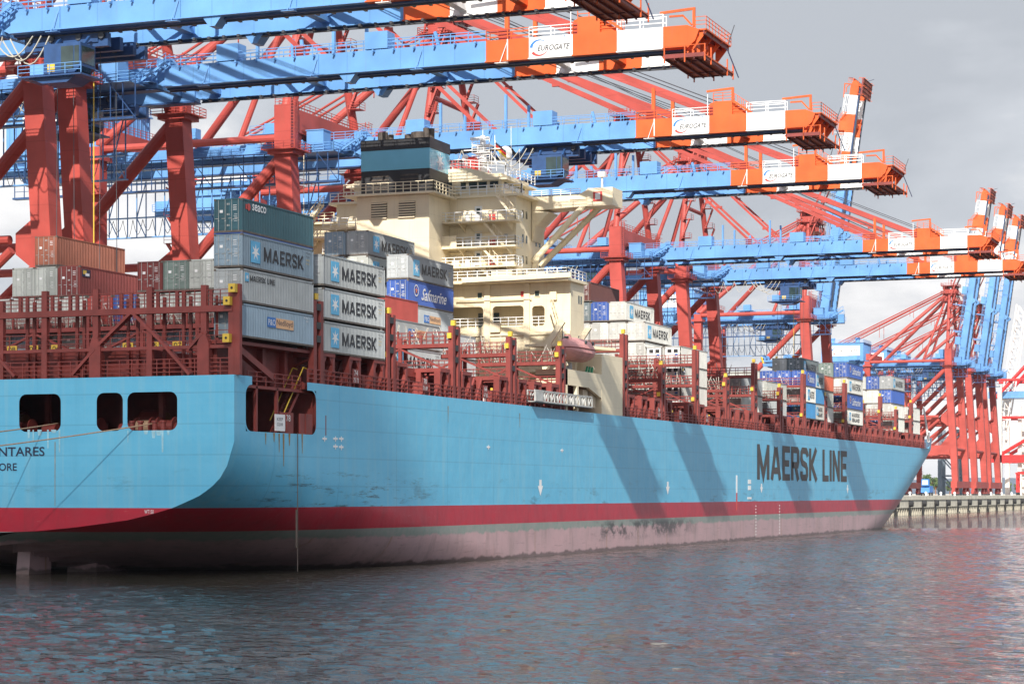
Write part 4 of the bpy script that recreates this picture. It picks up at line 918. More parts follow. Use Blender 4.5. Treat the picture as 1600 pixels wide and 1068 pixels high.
for px0 in (1181, 1218): 
    p = PX(px0, 790, Y=YS)
    for k in range(10): mb.box(p.x-.2, p.x+.2, YS-.03, YS-.01, .6+k*.45, .75+k*.45, WMARK)
for px0, py in ((524, 685), (533, 685), (524, 697), (533, 698), (507, 685), (763, 698), (878, 703)):
    p = PX(px0, py, Y=YS); mb.box(p.x-.4, p.x+.4, YS-.03, YS-.01, p.z-.08, p.z+.08, WMARK); mb.box(p.x-.1, p.x+.05, YS-.034, YS-.03, p.z-.25, p.z+.2, WMARK)
font_text(mb, 'WT150', (XS-.03, PX(226, 800, X=XS).y, PX(233, 802, X=XS).z), (0, -1, 0), (0, 0, 1), WMARK, .8, .3)
mb.build('draught_marks', hb)
RUST = mat('rust_streak', (.30, .20, .08), .8, .4, 3)
PALEB = mat('worn_pale_paint', (.30, .55, .66), .5, .2, 2)
mb = MB()
for k, (px0, y0, y1, w) in enumerate(((443, 677, 728, .16), (436, 677, 706, .12), (472, 677, 708, .12), (452, 677, 696, .18), (415, 676, 694, .12), (428, 676, 690, .16), (700, 634, 660, .08), (812, 645, 668, .09))):
    mb = MB(); a, b = PX(px0, y0, Y=YS), PX(px0, y1, Y=YS); mb.face([(a.x-w, YS-.015, a.z), (a.x+w, YS-.015, a.z), (a.x+w*.3, YS-.015, b.z), (a.x-w*.2, YS-.015, b.z)], RUST); mb.build('rust_run', hb)
for k, (px0, y0, y1, w) in enumerate(((45, 671, 684, .12), (52, 671, 690, .06), (62, 671, 680, .2), (75, 671, 700, .08), (84, 671, 676, .25), (93, 671, 706, .08), (200, 672, 691, .05), (228, 672, 678, .2), (240, 672, 684, .18), (254, 672, 706, .1), (248, 672, 680, .25), (263, 672, 679, .12))):
    mb = MB(); a, b = PX(px0, y0, X=XS), PX(px0, y1, X=XS); mb.face([(XS-.015, a.y+w, a.z), (XS-.015, a.y-w, a.z), (XS-.015, a.y-w*.7, b.z), (XS-.015, a.y+w*.6, b.z)], PALEB); mb.build('paint_run', tr)
mb = MB(); a, b = PX(86, 690, X=XS), PX(86, 790, X=XS); mb.face([(XS-.012, a.y+.03, a.z), (XS-.012, a.y-.04, a.z), (XS-.012, a.y-.02, b.z), (XS-.012, a.y+.02, b.z)], RUST)
mb.build('rust_run', tr)
# ------------------------------------------------------------------ hatch coamings, pedestals, side rails
BAYX = [146.9, 161.0, 176.0, 191.0, 206.0, None, 242.7, 257.7, 272.7, 287.7, 302.7, 317.7, 332.7, 347.7, 362.7, 377.7, 392.7, 407.7, 422.7]
mb = MB(); mb.box(162, 219, 81.0, 118, DK, 17.0, DECK); mb.box(243, 434, 81.0, 118, DK, 17.0, DECK)
for X in BAYX[1:]:
    if X: mb.box(X+.1, X+12.1, 80.7, 118.3, 17.03, 18.1, DECK); mb.box(X+.3, X+11.9, 80.6, 80.68, 17.3, 17.5, DECK)
mb.box(147.2, 159, 86, 119, DK, 17.6, DECK)
mb.build('hatch_coaming', ship)
PALER = mat('lashing_rod', (.5, .48, .42), .5, .2, 3)
ped = None
def pedestal(X, w=1.9):
    mb = MB()
    for dx in (0, w): mb.box(X+dx, X+dx+.42, YS+.15, YS+.75, DK, 17.75, DECK)
    mb.box(X, X+w+.42, YS+.1, YS+2.7, 17.75, 18.1, DECK); mb.box(X, X+.4, YS+2.1, YS+2.6, DK, 17.75, DECK)
    for sx, cx in ((1, X+.42), (-1, X+w)): mb.extrude([(cx, 17.75), (cx+sx*.5, 17.75), (cx, 17.1)], 'y', YS+.2, YS+.7, DECK)
    return mb
for X in BAYX[1:]:
    if not X: continue
    for k, dx in enumerate((.1, 5.0, 9.9)):
        if k == 1 and random.random() < .35: continue
        dx += random.uniform(-.25, .25)
        if ped is None: ped = pedestal(0).build('container_pedestal', ship, origin=(0, YC, 0)); o = ped
        else: o = ped.copy(); C.objects.link(o)
        o.parent = ship; o.location = (X+dx-300, 0, 0)
mb = MB(); mb.bar((146.5, YS+.6, 17.7), (152.6, YS+.6, 15.6), .5, .5, DECK); mb.box(146.5, 160, YS+2.0, YS+2.6, DK, 17.9, DECK); mb.box(146.3, 160, YS+.4, YS+2.8, 17.85, 18.1, DECK)
for X in (149.5, 153, 156.8): mb.box(X, X+.5, YS+1.5, YS+2.0, DK, 17.85, DECK)
mb.build('stern_platform', ship)
mb = MB(); RR = [(GX1+.3, 219.5), (241, 436)]
for a, b in RR:
    mb.rail((a, YS+.12, DK), (b, YS+.12, DK), DECK, h=1.1, step=1.25, r=.045)
    k = a+1.7
    while k < b-3:
        if random.random() < .55: mb.box(k, k+random.uniform(.6, 1.6), YS+.5, YS+1.5, DK, DK+random.uniform(.7, 1.7), DECK)
        if random.random() < .3: mb.tube((k+1, YS+.9, DK), (k+1, YS+.9, DK+1.5), .14, random.choice([YEL, DECK, WHITE, DECK]), 6)
        if random.random() < .35: mb.bar((k+.5, YS+1.7, DK), (k+2.2, YS+1.7, 17.8), .18, .18, DECK)
        k += 1.9
mb.build('side_rail', ship)
for px0, txt in ((556.5, '74'), (664.5, '70'), (759, '66'), (1030, '54'), (1063, '50'), (1105, '46')):
    p = PX(px0, 612, Y=YS); mb = MB(); x = p.x
    mb.box(x-.6, x+.6, YS+.02, YS+.07, DK+.35, DK+1.55, DECK); font_text(mb, txt, (x-.35, YS, DK+1.0), (1, 0, 0), (0, 0, 1), WMARK, .7, .45); font_text(mb, '%d %d' % (int(txt)+1, int(txt)-1), (x-.5, YS, DK+.42), (1, 0, 0), (0, 0, 1), WMARK, 1.0, .38)
    mb.build('number_plate', ship)
# ------------------------------------------------------------------ lashing bridges
def bridge(X, zt, y0=YS+.3, y1=YC+HB-.5, stern=False):
    mb = MB(); w = .62; mid = 20.55; n = 9; ys = [y0+(y1-y0)*i/(n-1) for i in range(n)]
    for i, y in enumerate(ys):
        big = i % 2 == 0
        for dx in (-w, w):
            if i == 0: mb.box(X+dx-.28, X+dx+.28, y-.25, y+.25, DK, zt, DECK)
            else: mb.box(X+dx-.14, X+dx+.14, y-.17, y+.17, DK, zt-.25 if big else zt-1.0, DECK)
    lev = [17.9, mid]+([mid+2.7] if zt > 24 else [])
    for z in lev:
        for dx in (-w, w): mb.box(X+dx-.16, X+dx+.16, y0, y1, z-.32, z, DECK)
        mb.box(X-w, X+w, y0, y1, z, z+.05, DECK)
        for dx in (-w-.05, w+.05): mb.rail((X+dx, y0, z), (X+dx, y1, z), DECK, h=1.15, step=1.26, r=.032)
    for i in range(0, n-1, 2):
        a, b = ys[i], ys[i+1]; c = ys[min(i+2, n-1)]
        mb.bar((X-w-.02, a, 17.9), (X-w-.02, b, mid-.4), .18, .3, DECK, up=(1, 0, 0)); mb.bar((X-w-.02, c, 17.9), (X-w-.02, b, mid-.4), .18, .3, DECK, up=(1, 0, 0))
        mb.bar((X-w-.03, a, 17.5), (X-w-.03, b, DK), .18, .25, DECK, up=(1, 0, 0))
    # short fittings on top of the platform
    for k in range(34):
        y = y0+.6+k*(y1-y0-1)/34; mb.box(X-w-.1, X-w+.1, y, y+.14, mid, mid+random.choice([.5, .9, 1.3]), DECK)
    # end tower holes
    for z in (18.8, 19.9, 21.4): mb.box(X-.4, X+.4, y0-.27, y0-.255, z, z+.55, BLACK)
    br = mb.build('lashing_bridge', ship)
    mb = MB()   # stowed lashing rods
    for k in range(110):
        y = y0+.4+random.random()*(y1-y0-1.5); z = random.choice(lev[1:])+.1; dx = random.uniform(-w, w)
        mb.tube((X+dx, y, z), (X+dx+random.uniform(-.5, .5), y+random.uniform(-.9, .9), z+random.uniform(1.0, 1.9)), .04, PALER, 4, caps=False)
    tag(mb.build('lashing_rods', br), kind='stuff')
    for z, dx in ((zt+.1, 0), (mid+.5, -w-.3)) if random.random() < .6 else ((zt+.1, 0), (18.4, -w-.3)):
        mb = MB(); mb.box(X+dx-.22, X+dx+.22, y0-.12, y0+.28, z, z+.5, YEL); mb.bar((X+dx, y0+.1, z-.3), (X+dx, y0+.1, z), .1, .1, DECK); mb.build('deck_lamp', br)
    return br
for X, zt in ((160.05, 22.2), (174.6, 22.2), (189.6, 22.2), (204.6, 22.2), (219.4, 22.2), (241.3, 25.0), (256.3, 22.2), (271.3, 25.0), (286.3, 22.2), (301.3, 25.0), (316.3, 22.2), (331.3, 25.0), (346.3, 22.2), (361.3, 25.0), (376.3, 22.2), (391.3, 24.0), (406.3, 22.2), (421.3, 24.0)):
    bridge(X, zt)
# heavier stern bridge right over the transom
mb = MB(); X = 146.0
for px0 in (-60, 3, 71, 151, 235, 320, 363, 372):
    y = PX(px0, 500, X=X).y; mb.box(X-.2, X+.2, y-.24, y+.24, DK, 22.3 if px0 != 3 else 21.6, DECK)
    if px0 in (151, 320): mb.extrude([(y-.5, DK), (y+.5, DK), (y+.5, 17.8), (y+.22, 18.6), (y-.22, 18.6), (y-.5, 17.8)], 'x', X-.3, X+.35, DECK)
for px0 in (32, 43, 82, 110, 121, 190, 205, 247, 277, 288, 330):
    y = PX(px0, 500, X=X).y; mb.box(X-.1, X+.1, y-.13, y+.13, 20.6, 21.9, DECK); mb.box(X+.9, X+1.1, y-.12, y+.12, DK, 21.6, DECK)
mb.box(X-.3, X+.3, YS+.3, 121, 20.25, 20.72, DECK); mb.box(X-.18, X+.18, YS+.3, 121, 17.5, 17.75, DECK); mb.box(X+.3, X+1.3, YS+.3, 121, 20.6, 20.66, DECK)
P = lambda a, b: PX(a, b, X=X-.05)
for (a, b) in (((205, 490), (155, 540)), ((150, 545), (115, 585)), ((210, 490), (250, 530)), ((250, 530), (298, 585)), ((0, 560), (25, 588)), ((318, 520), (296, 545))): mb.bar(P(*a), P(*b), .22, .55, DECK, up=(1, 0, 0))
mb.rail((X-.1, YS+.3, 20.72), (X-.1, 121, 20.72), DECK, h=1.2, step=1.1, r=.03, mids=3); mb.rail((X-.1, YS+.3, DK), (X-.1, 121, DK), DECK, h=1.3, step=1.1, r=.035, mids=3); mb.rail((X-.1, YS+.3, 17.75), (X-.1, 121, 17.75), DECK, h=1.1, step=1.5, r=.03)
sb = mb.build('stern_lashing_bridge', ship)
for px0, py in ((366, 450), (358, 470), (357, 528)):
    q = PX(px0, py, X=X-.3); mb = MB(); mb.box(X-.7, X-.25, q.y-.25, q.y+.3, q.z-.32, q.z+.32, YEL); mb.tube((X-.71, q.y, q.z), (X-.74, q.y, q.z), .1, BLACK, 8); mb.build('deck_lamp', sb)
mb = MB()
for px0, t in ((19, '08'), (52, '06'), (88, '04'), (200, '03'), (240, '05'), (278, '07'), (310, '09')):
    q = PX(px0, 517, X=159.2); q.z = 18.9-.02; mb.box(159.17, 159.2, q.y-.5, q.y+.5, 18.55, 19.15, YEL); font_text(mb, t, (159.14, q.y+.35, 18.65), (0, -1, 0), (0, 0, 1), INK, .7, .4)
mb.box(159.2, 159.35, 82, 120, 18.3, 18.6, DECK)
mb.build('row_numbers', ship)
# ------------------------------------------------------------------ deckhouse
house = MB(); HX = 232.0; HX1 = 243.0; HXL = 236.6
def hole_wall(mb, X, y0, y1, z0, z1, holes, m, t=.3):
    ys = sorted(set([y0, y1]+[h[0] for h in holes]+[h[1] for h in holes])); zs = sorted(set([z0, z1]+[h[2] for h in holes]+[h[3] for h in holes]))
    for a, b in zip(ys, ys[1:]):
        for c, d in zip(zs, zs[1:]):
            if any(h[0] <= (a+b)/2 <= h[1] and h[2] <= (c+d)/2 <= h[3] for h in holes): continue
            mb.box(X, X+t, a, b, c, d, m)
# lower block
yS = 81.6; yP = 117.4
def hy(px0, X=HX): return PX(px0, 480, X=X).y
holes = [(hy(755), hy(706), 25.5, 27.9), (hy(818), hy(769.5), 25.5, 27.9), (hy(851), hy(831), 25.5, 27.8)]
holes += [(YC*2-b, YC*2-a, c, d) for a, b, c, d in holes if YC*2-b > 101]
holes = [h for i, h in enumerate(holes) if not any(h[0] < g[1] and g[0] < h[1] for g in holes[:i])]
hole_wall(house, HX, yS, yP, DK, 30.4, holes, CREAM)
house.box(HX+3, HXL, yS+3, yP-3, 22, 30.4, CREAM); house.box(HX+.3, HX+3, yS+.3, yP-.3, 25.1, 25.4, CREAM); house.box(HX+.3, HXL, yS, yS+.25, DK, 30.4, CREAM); house.box(HX+.3, HXL, yP-.25, yP, DK, 30.4, CREAM)
house.box(HX+.3, HXL, yS+.26, yP-.26, DK+.1, 22, CREAM)
house.box(HX-2.0, HXL+.3, yS-.4, yP+.4, 30.42, 30.75, CREAM)
for h in holes: rounded(house, h[0], h[1], h[2], h[3], .45, lambda a, z: (HX-.003, a, z), CREAM)
for px0 in (762, 824): y = hy(px0); house.box(HX-.25, HX-.01, y-.35, y+.35, DK, 30.4, CREAM)
house.box(HX-.2, HX-.01, yS, yP, 24.5, 24.9, CREAM)
# overhanging beam (hose crane rail) in front
house.bar(PX(722, 438, X=HX-2.2), PX(892, 429, X=HX-2.2), .3, .55, CREAM)
for k in range(5): house.box(HX-.12, HX-.02, 84+k*2.6, 84.08+k*2.6, 19, 24.4, CREAM)
house.box(HX-.35, HX-.02, 83.2, 84.0, 28.4, 29.6, CREAM); house.box(HX-.5, HX-.02, 90, 91.2, 24.9, 26, CREAM); house.tube((HX-.3, 96.2, 20), (HX-.3, 96.2, 30.4), .14, CREAM, 8); house.tube((HX-.3, 86.2, 28.6), (HX-.3, 95.5, 28.6), .08, CREAM, 6)
house.box(HX-1.9, HX-.2, 88, 90.5, 30.76, 31.7, CREAM); house.box(HX-1.9, HX-.2, 84, 86, 30.76, 31.4, CREAM)
house.build('lower_deckhouse', ship)
for y, z in ((85.2, 21.2), (88.4, 21.2), (94.6, 21.2), (85.6, 29.2), (92.6, 29.2)):
    mb = MB(); mb.box(HX-.1, HX-.005, y-.35, y+.35, z-.4, z+.4, CREAM); mb.box(HX-.12, HX-.101, y-.26, y+.26, z-.3, z+.3, GLASS); mb.build('window', ship)
mb = MB(); mb.box(HX-.06, HX-.01, 87.2, 87.6, 28.9, 29.5, LRED); mb.build('extinguisher_box', ship)
for y in (91.4, 93.2): mb = MB(); mb.box(HX+2.9, HX+2.99, y, y+.8, 25.5, 27.4, GLASS); mb.build('door', ship)
# tower
T0, T1 = 88.2, 110.8
mb = MB(); mb.box(HX, HX1-1.6, T0, T1, 30.75, 40.4, CREAM); mb.box(HX-.3, HX1, T0-.9, T1+.9, 40.42, 40.7, CREAM)
for z in (32.35, 34.6, 37.5):
    mb.box(HX-2.3, HX, T0-.8, 97, z-.18, z, CREAM); mb.box(HX-2.3, HX, 105.2, T1+.8, z-.18, z, CREAM)
    for y in (T0+.4, 91.3, 94.4): mb.extrude([(HX, z-.18), (HX-2.2, z-.18), (HX, z-1.1)], 'y', y-.06, y+.06, CREAM)
mb.box(HX-2.3, HX-2.25, 94.6, 97, 34.6, 35.9, CREAM)
twr = mb.build('accommodation_tower', ship)
mb = MB()
for z in (32.35, 34.6, 37.5, 40.7):
    x0 = HX-2.25 if z < 40 else HX-.25
    mb.rail((x0, T0-.75, z), (x0, 97, z), WHITE, r=.04, step=1.1); mb.rail((x0, T0-.75, z), (HX, T0-.75, z), WHITE, r=.04, step=1.1); mb.rail((x0, 105.2, z), (x0, T1+.7, z), WHITE, r=.04, step=1.1)
mb.rail((HX-1.95, yS-.3, 30.75), (HX-1.95, 97, 30.75), WHITE, r=.04, step=1.2); mb.rail((HX-1.95, yS-.3, 30.75), (HXL, yS-.3, 30.75), WHITE, r=.04, step=1.2); mb.rail((HX-1.95, 105, 30.75), (HX-1.95, yP, 30.75), WHITE, r=.04, step=1.2)
for h in holes: mb.rail((HX+.15, h[0], 25.5), (HX+.15, h[1], 25.5), WHITE, r=.04, step=1, h=1.1)
mb.build('balcony_rail', twr)
mb = MB()
for (a, b) in (((90.2, 40.7), (87.6, 37.5)), ((91.6, 37.5), (89.0, 34.6)), ((91.8, 34.6), (89.6, 32.35)), ((92, 32.35), (90.4, 30.75)), ((112, 40.4), (115.4, 36.2)), ((112.4, 36.4), (115.8, 31.2))):
    mb = MB(); mb.stairs((HX-1.4, a[0], a[1]), (HX-1.4, b[0], b[1]), .8, (1, 0, 0), CREAM); mb.build('outside_stair', twr)
mb = MB(); mb.stairs((HX-.9, 83.6, 27.6), (HX-.9, 82.2, 23.0), .8, (1, 0, 0), CREAM); mb.build('outside_stair', twr)
for z in (37.5, 34.6, 32.35, 30.75):
    for y in (92.8, 90.6) if z > 31 else (93,):
        if y == 90.6:
            mb = MB(); mb.box(HX-.1, HX-.01, y+.1, y+.5, z+.3, z+.95, LRED); mb.box(HX-.1, HX-.01, y+.65, y+.85, z+.3, z+.95, LRED); mb.build('extinguisher_box', twr); continue
        mb = MB(); mb.box(HX-.06, HX-.005, y-.45, y+.45, z+.05, z+1.95, WHITE); mb.box(HX-.08, HX-.061, y-.22, y+.22, z+1.1, z+1.7, GLASS); mb.build('door', twr)
mb = MB()
for z in (38.6, 35.8, 33.4, 31.6):
    for X in (234, 235.2, 238.4, 239.6): mb.box(X, X+.45, T0-.03, T0-.004, z-.45, z+.45, GLASS)
for z in (24, 28.6):
    for X in (234.6, 235.4): mb.box(X, X+.45, yS-.03, yS-.004, z-.45, z+.45, GLASS)
mb.build('porthole', twr)
# small fittings on the walls: pipes, lockers, lamps
for z in (32.35, 34.6, 37.5):
    mb = MB(); mb.curve([(HX-.2, 97, z-.5), (HX-.2, 93.8, z-.5), (HX-.2, 93.2, z-1.1), (HX-.2, 91.2, z-1.1)], .07, CREAM); mb.box(HX-.5, HX-.02, 95, 95.9, z+.1, z+.9, CREAM); mb.box(HX-.35, HX-.02, 89.2, 89.6, z+1.2, z+1.5, GREY); mb.tube((HX-.4, 94, z+.05), (HX-.4, 94, z+1.0), .3, WHITE, 10); mb.build('wall_pipework', twr)
mb = MB(); mb.tube((HX-.15, 97.2, 30.8), (HX-.15, 97.2, 40), .08, CREAM, 6); mb.build('down_pipe', twr)
# wheelhouse
mb = MB(); wz = 40.7
mb.box(HX+.6, HX1-1.5, T0+2.0, T1-2.0, wz, 43.2, CREAM); mb.extrude([(T0+1.2, 42.6), (94, 43.9), (105, 43.9), (T1-1.2, 42.6), (T1-1.2, 42.4), (T0+1.2, 42.4)], 'x', HX+.1, HX1-.9, CREAM)
mb.box(HX+.3, HX+.6, 95.2, 98.6, wz+.2, 42.4, CREAM)
wh = mb.build('wheelhouse', ship)
mb = MB()
for y0, y1 in ((96.2, 97.5), (94.6, 95.8), (93.2, 94.2), (92, 93), (90.6, 91.6)): mb.box(HX+.22 if y0 > 95.2 else HX+.5, HX+.29 if y0 > 95.2 else HX+.59, y0, y1, 41.6, 42.3, GLASS)
for X in (233.5, 235.2, 236.9, 238.6): mb.box(X, X+1.4, T0+1.95, T0+1.99, 41.6, 42.3, GLASS)
mb.build('window', wh)
mb = MB(); mb.rail((HX+.3, T0+1.4, 43.3), (HX+.3, 95, 43.9), WHITE, r=.035, step=1.2); mb.rail((HX+.3, 95, 43.9), (HX+.3, 104, 43.9), WHITE, r=.035, step=1.2)
mb.rail((HX+.3, T0+1.4, 43.0), (HX1-1, T0+1.4, 43.0), WHITE, r=.035, step=1.2)
mb.build('roof_rail', wh)
# radar mast
q = PX(754.5, 262, X=236); yM = q.y; zM = 43.7; mb = MB()
mb.tube((236, yM, zM), (236, yM, 48.2), .55, WHITE, 10, r2=.3)
for z in (45.0, 46.1, 47.0): mb.box(235.1, 236.9, yM-1.2, yM+1.0, z, z+.08, WHITE); mb.rail((235.1, yM-1.2, z), (235.1, yM+1, z), WHITE, h=.8, r=.03, step=.7)
mb.bar((236, yM-2.2, 46.6), (236, yM+2.4, 46.6), .12, .12, WHITE); mb.bar((235.3, yM-1.1, 47.8), (235.3, yM+1.3, 47.8), .18, .3, WHITE); mb.bar((236, yM, 47.4), (236, yM, 48.9), .06, .06, WHITE); mb.bar((236, yM-1.5, 45), (236, yM-1.5, 48.2), .06, .06, WHITE)
mb.bar((236, yM-1, 43.8), (236, yM, 45.5), .12, .12, WHITE); mb.bar((236, yM+1, 43.8), (236, yM, 45.5), .12, .12, WHITE)
for k in range(7): mb.bar((235.5, yM-.25, zM+.4+k*.5), (235.5, yM+.25, zM+.4+k*.5), .04, .04, WHITE)
mb.build('radar_mast', wh)
def dome(mb, c, r, m, n=12):
    for i in range(5):
        a, b = math.pi/2*i/5, math.pi/2*(i+1)/5; mb.tube((c[0], c[1], c[2]+r*math.sin(a)), (c[0], c[1], c[2]+r*math.sin(b)), r*math.cos(a), m, n, r2=max(.01, r*math.cos(b)), caps=False)
    mb.tube((c[0], c[1], c[2]-r*.8), c, r*.9, m, n, r2=r)
q = PX(790, 240, X=237); mb = MB(); mb.tube((237, q.y, 42.8), (237, q.y, q.z-.8), .12, WHITE, 8); dome(mb, (237, q.y, q.z+.1), .78, WHITE); mb.build('satellite_dome', wh)
q = PX(727, 247, X=235); mb = MB(); mb.tube((235, q.y, 43.4), (235, q.y, q.z-.5), .1, WHITE, 8); dome(mb, (235, q.y, q.z), .42, WHITE); mb.build('satellite_dome', wh)
mb = MB(); q = PX(739, 258, X=235); mb.box(234.5, 235.5, q.y-.4, q.y+.4, 43.8, 45.6, LRED); mb.rail((234, q.y-1, 44), (234, q.y+3, 44), LRED, h=1.2, step=.4, r=.04); mb.bar((235.5, PX(801, 200, X=236).y, 43), (235.5, PX(801, 200, X=236).y, 49), .05, .05, WHITE)
for px0 in (716, 768, 812): yv = PX(px0, 250, X=235).y; mb.bar((235, yv, 43), (235, yv, 46.2), .05, .05, WHITE)
mb.build('roof_fittings', wh)
# bridge wing with struts
mb = MB(); W0, W1 = 237.0, 240.2
yt = YS+.2
mb.hexa([(W0, yt, 39.7), (W1, yt, 39.7), (W1, T0-.1, 39.3), (W0, T0-.1, 39.3), (W0, yt, 40.35), (W1, yt, 40.35), (W1, T0-.1, 40.35), (W0, T0-.1, 40.35)], CREAM)
mb.box(W0, W0+.12, yt, T0-.1, 40.35, 40.9, CREAM); mb.box(W0-.3, W1+.1, yt-.05, yt+3.0, 39.5, 41.55, CREAM); mb.extrude([(yt+3, 40.35), (yt+5.2, 40.35), (yt+3, 41.5)], 'x', W0-.1, W0+.1, CREAM)
mb.extrude([(T0-.1, 39.3), (T0-.1, 35.8), (T0-.6, 37.6), (T0-2.2, 39.1)], 'x', W0, W1, CREAM)
wing = mb.build('bridge_wing', ship)
mb = MB(); mb.tube((W0+.3, T0-.1, 33.4), (W0+.3, yt+3.6, 39.7), .36, CREAM, 10); mb.tube((W1-.3, T0-.1, 33.2), (W1-.3, yt+2.6, 39.7), .36, CREAM, 10); mb.tube((W0+.3, 85.2, 36.2), (W1-.3, 85, 36), .15, CREAM, 8)
for yb in (T0-1.4,): mb.extrude([(T0-.1, 33), (T0-.1, 31), (T0-1.2, 34.4)], 'x', W0, W0+.3, CREAM)
mb.build('strut', wing)
mb = MB(); mb.rail((W0, yt+4, 40.9), (W0, T0-.1, 40.9), WHITE, r=.035, step=1.2, h=.7); mb.build('handrail', wing)
mb = MB(); mb.box(W0-.33, W0-.305, yt+1.2, yt+2.3, 40.0, 41.1, LRED); mb.box(W0-.345, W0-.335, yt+1.45, yt+2.05, 40.2, 40.95, WHITE); mb.build('marker_panel', wing)
mb = MB(); mb.tube((W0+.8, yt+1.6, 41.5), (W0+.8, yt+1.6, 43), .12, WHITE, 8); mb.box(W0+.4, W0+1.2, yt+1.2, yt+2, 42.9, 43.5, WHITE); mb.build('search_light', wing)
# funnel casing
c0, c1 = 96.4, 105.4; mb = MB()
mb.box(226, 232, c0, c1, DK, 40.25, CREAM); mb.box(225, 233.5, c0-1, c1+1.3, 40.28, 40.5, CREAM)
for zv in (25, 30, 35): mb.box(225.98, 226, c0, c1, zv, zv+.03, CREAM)
mb.box(225.97, 226, c0+.25, c0+.3, 20, 40, CREAM)
cas = mb.build('funnel_casing', ship)
mb = MB(); mb.rail((225.1, c0-.9, 40.5), (225.1, c1+1.2, 40.5), CREAM, step=.9, r=.04, h=1.15); mb.rail((225.1, c0-.9, 40.5), (233.4, c0-.9, 40.5), CREAM, step=.9, r=.04, h=1.15); mb.build('handrail', cas)
for px0, px1 in ((580, 605), (623, 649)):
    y1, y0 = PX(px0, 320, X=226).y, PX(px1, 320, X=226).y; mb = MB()
    mb.box(225.99, 226.0, y0, y1, 37.7, 39.6, SOOT)
    for k in range(7): z = 37.7+k*.28; mb.hexa([(225.75, y0, z), (225.98, y0, z+.12), (225.98, y1, z+.12), (225.75, y1, z), (225.75, y0, z+.13), (225.98, y0, z+.2), (225.98, y1, z+.2), (225.75, y1, z+.13)], CREAM)
    mb.build('louvre', cas)
f0, f1 = c0+.2, c1-.3; mb = MB(); FX0, FX1 = 226.6, 232.5
mb.box(FX0, FX1, f0, f1, 40.5, 43.3, BLACK); mb.box(FX0-.02, FX1+.02, f0-.02, f1+.02, 43.3, 45.6, FBLUE); mb.box(FX0-.05, FX1+.05, f0-.05, f1+.05, 45.6, 46.8, BLACK)
for y0 in (98.0, 101.6):
    for k in range(4): mb.box(FX0-.06, FX0-.005, y0, y0+2.2, 41.2+k*.45, 41.4+k*.45, SOOT)
fn = mb.build('funnel', ship)
mb = MB(); star(mb, ((FX0+FX1)/2, f0-.05, 44.45), (1, 0, 0), (0, 0, 1), 1.15, WMARK); mb.build('star_emblem', fn)
mb = MB()
for x, y, r, z in ((228.4, 103.2, .6, 47.9), (228.4, 102.2, .35, 47.6), (229.2, 98.9, 1.05, 47.8), (228.2, 97.7, .35, 48.1), (228.8, 97.3, .35, 48.1), (230.8, 101, .5, 47.9)): mb = MB(); mb.tube((x, y, 46.8), (x, y, z), r, SOOT, 14); mb.build('exhaust_pipe', fn)
# port half of the aft house seen left of the casing
mb = MB(); mb.box(HX-.4, HX-.02, 105.6, 117.4, 30.8, 31.1, CREAM); mb.box(HX-3.4, HX, 105.5, 118, 36.2, 36.4, CREAM); mb.box(HX+.2, HX1-2, T1+.05, 117.4, 30.76, 38.2, CREAM); mb.box(HX-.8, HX1-2, T1, 118.4, 38.2, 38.45, CREAM)
mb.rail((HX-3.3, 105.5, 36.4), (HX-3.3, 118, 36.4), CREAM, r=.04, step=1.2); mb.rail((HX-.7, T1, 38.45), (HX-.7, 118.3, 38.45), CREAM, r=.04, step=1.2)
mb.bar((HX-3, 113.6, 31), (HX-3, 113.6, 46), .06, .06, CREAM); mb.build('port_wing_deck', ship)
# starboard lifeboat station
mb = MB(); a = 220.6; b = 232.6; c = 240.2
mb.box(b, c, YS+.1, YS+3.6, DK, 22.2, CREAM); mb.hexa([(a, YS+.1, 18.2), (b, YS+.1, 18.2), (b, YS+.5, 18.2), (a, YS+.5, 18.2), (a, YS+.1, 19.9), (b, YS+.1, 19.9), (b, YS+.5, 19.9), (a, YS+.5, 19.9)], CREAM)
mb.box(a, a+.5, YS+.1, YS+3.6, DK, 19.9, CREAM); mb.box(a+3.5, a+4.1, YS+.1, YS+.5, DK, 18.2, CREAM); mb.box(a, b, YS+.5, YS+3.6, 18.9, 19.3, CREAM); mb.box(a+.5, b, YS+3.3, YS+3.6, DK, 18.9, DECK)
mb.extrude([(a+7.5, 18.2), (b, 18.2), (b, 17.2)], 'y', YS+.12, YS+.48, CREAM)
for x in (a+7.0, a+9.7): mb.box(x, x+1.6, YS+.6, YS+1.4, 16.1, 18.0, mat('rusty_cream', (.6, .5, .36), .6, .15, 1, streak=.9, dcol=(.45, .22, .05)))
mb.hexa([(HX-4, yS-.2, 22.9), (HX+6, yS-3.4, 22.9), (HX+6, yS, 22.9), (HX-4, yS+4, 22.9), (HX-4, yS-.2, 23.2), (HX+6, yS-3.4, 23.2), (HX+6, yS, 23.2), (HX-4, yS+4, 23.2)], CREAM)
mb.box(HX-3.6, HX-.3, 82.5, 86.5, DK, 19, CREAM); mb.box(HX-1.6, HX-.3, 82.3, 86.3, 20.2, 22.6, CREAM)
st = mb.build('lifeboat_station', ship)
for x in (222.4, 231.3):
    mb = MB(); mb.bar((x, YS+3.2, 19.3), (x, YS+2.8, 22.8), .5, .7, CREAM); mb.bar((x, YS+2.8, 22.8), (x, YS+1.1, 25.2), .4, .6, CREAM); mb.bar((x, YS+3.2, 19.3), (x, YS+.6, 20.6), .35, .4, CREAM); mb.tube((x, YS+1.1, 25.2), (x, YS+1.2, 22.9), .05, ROPE, 5); mb.build('davit', st)
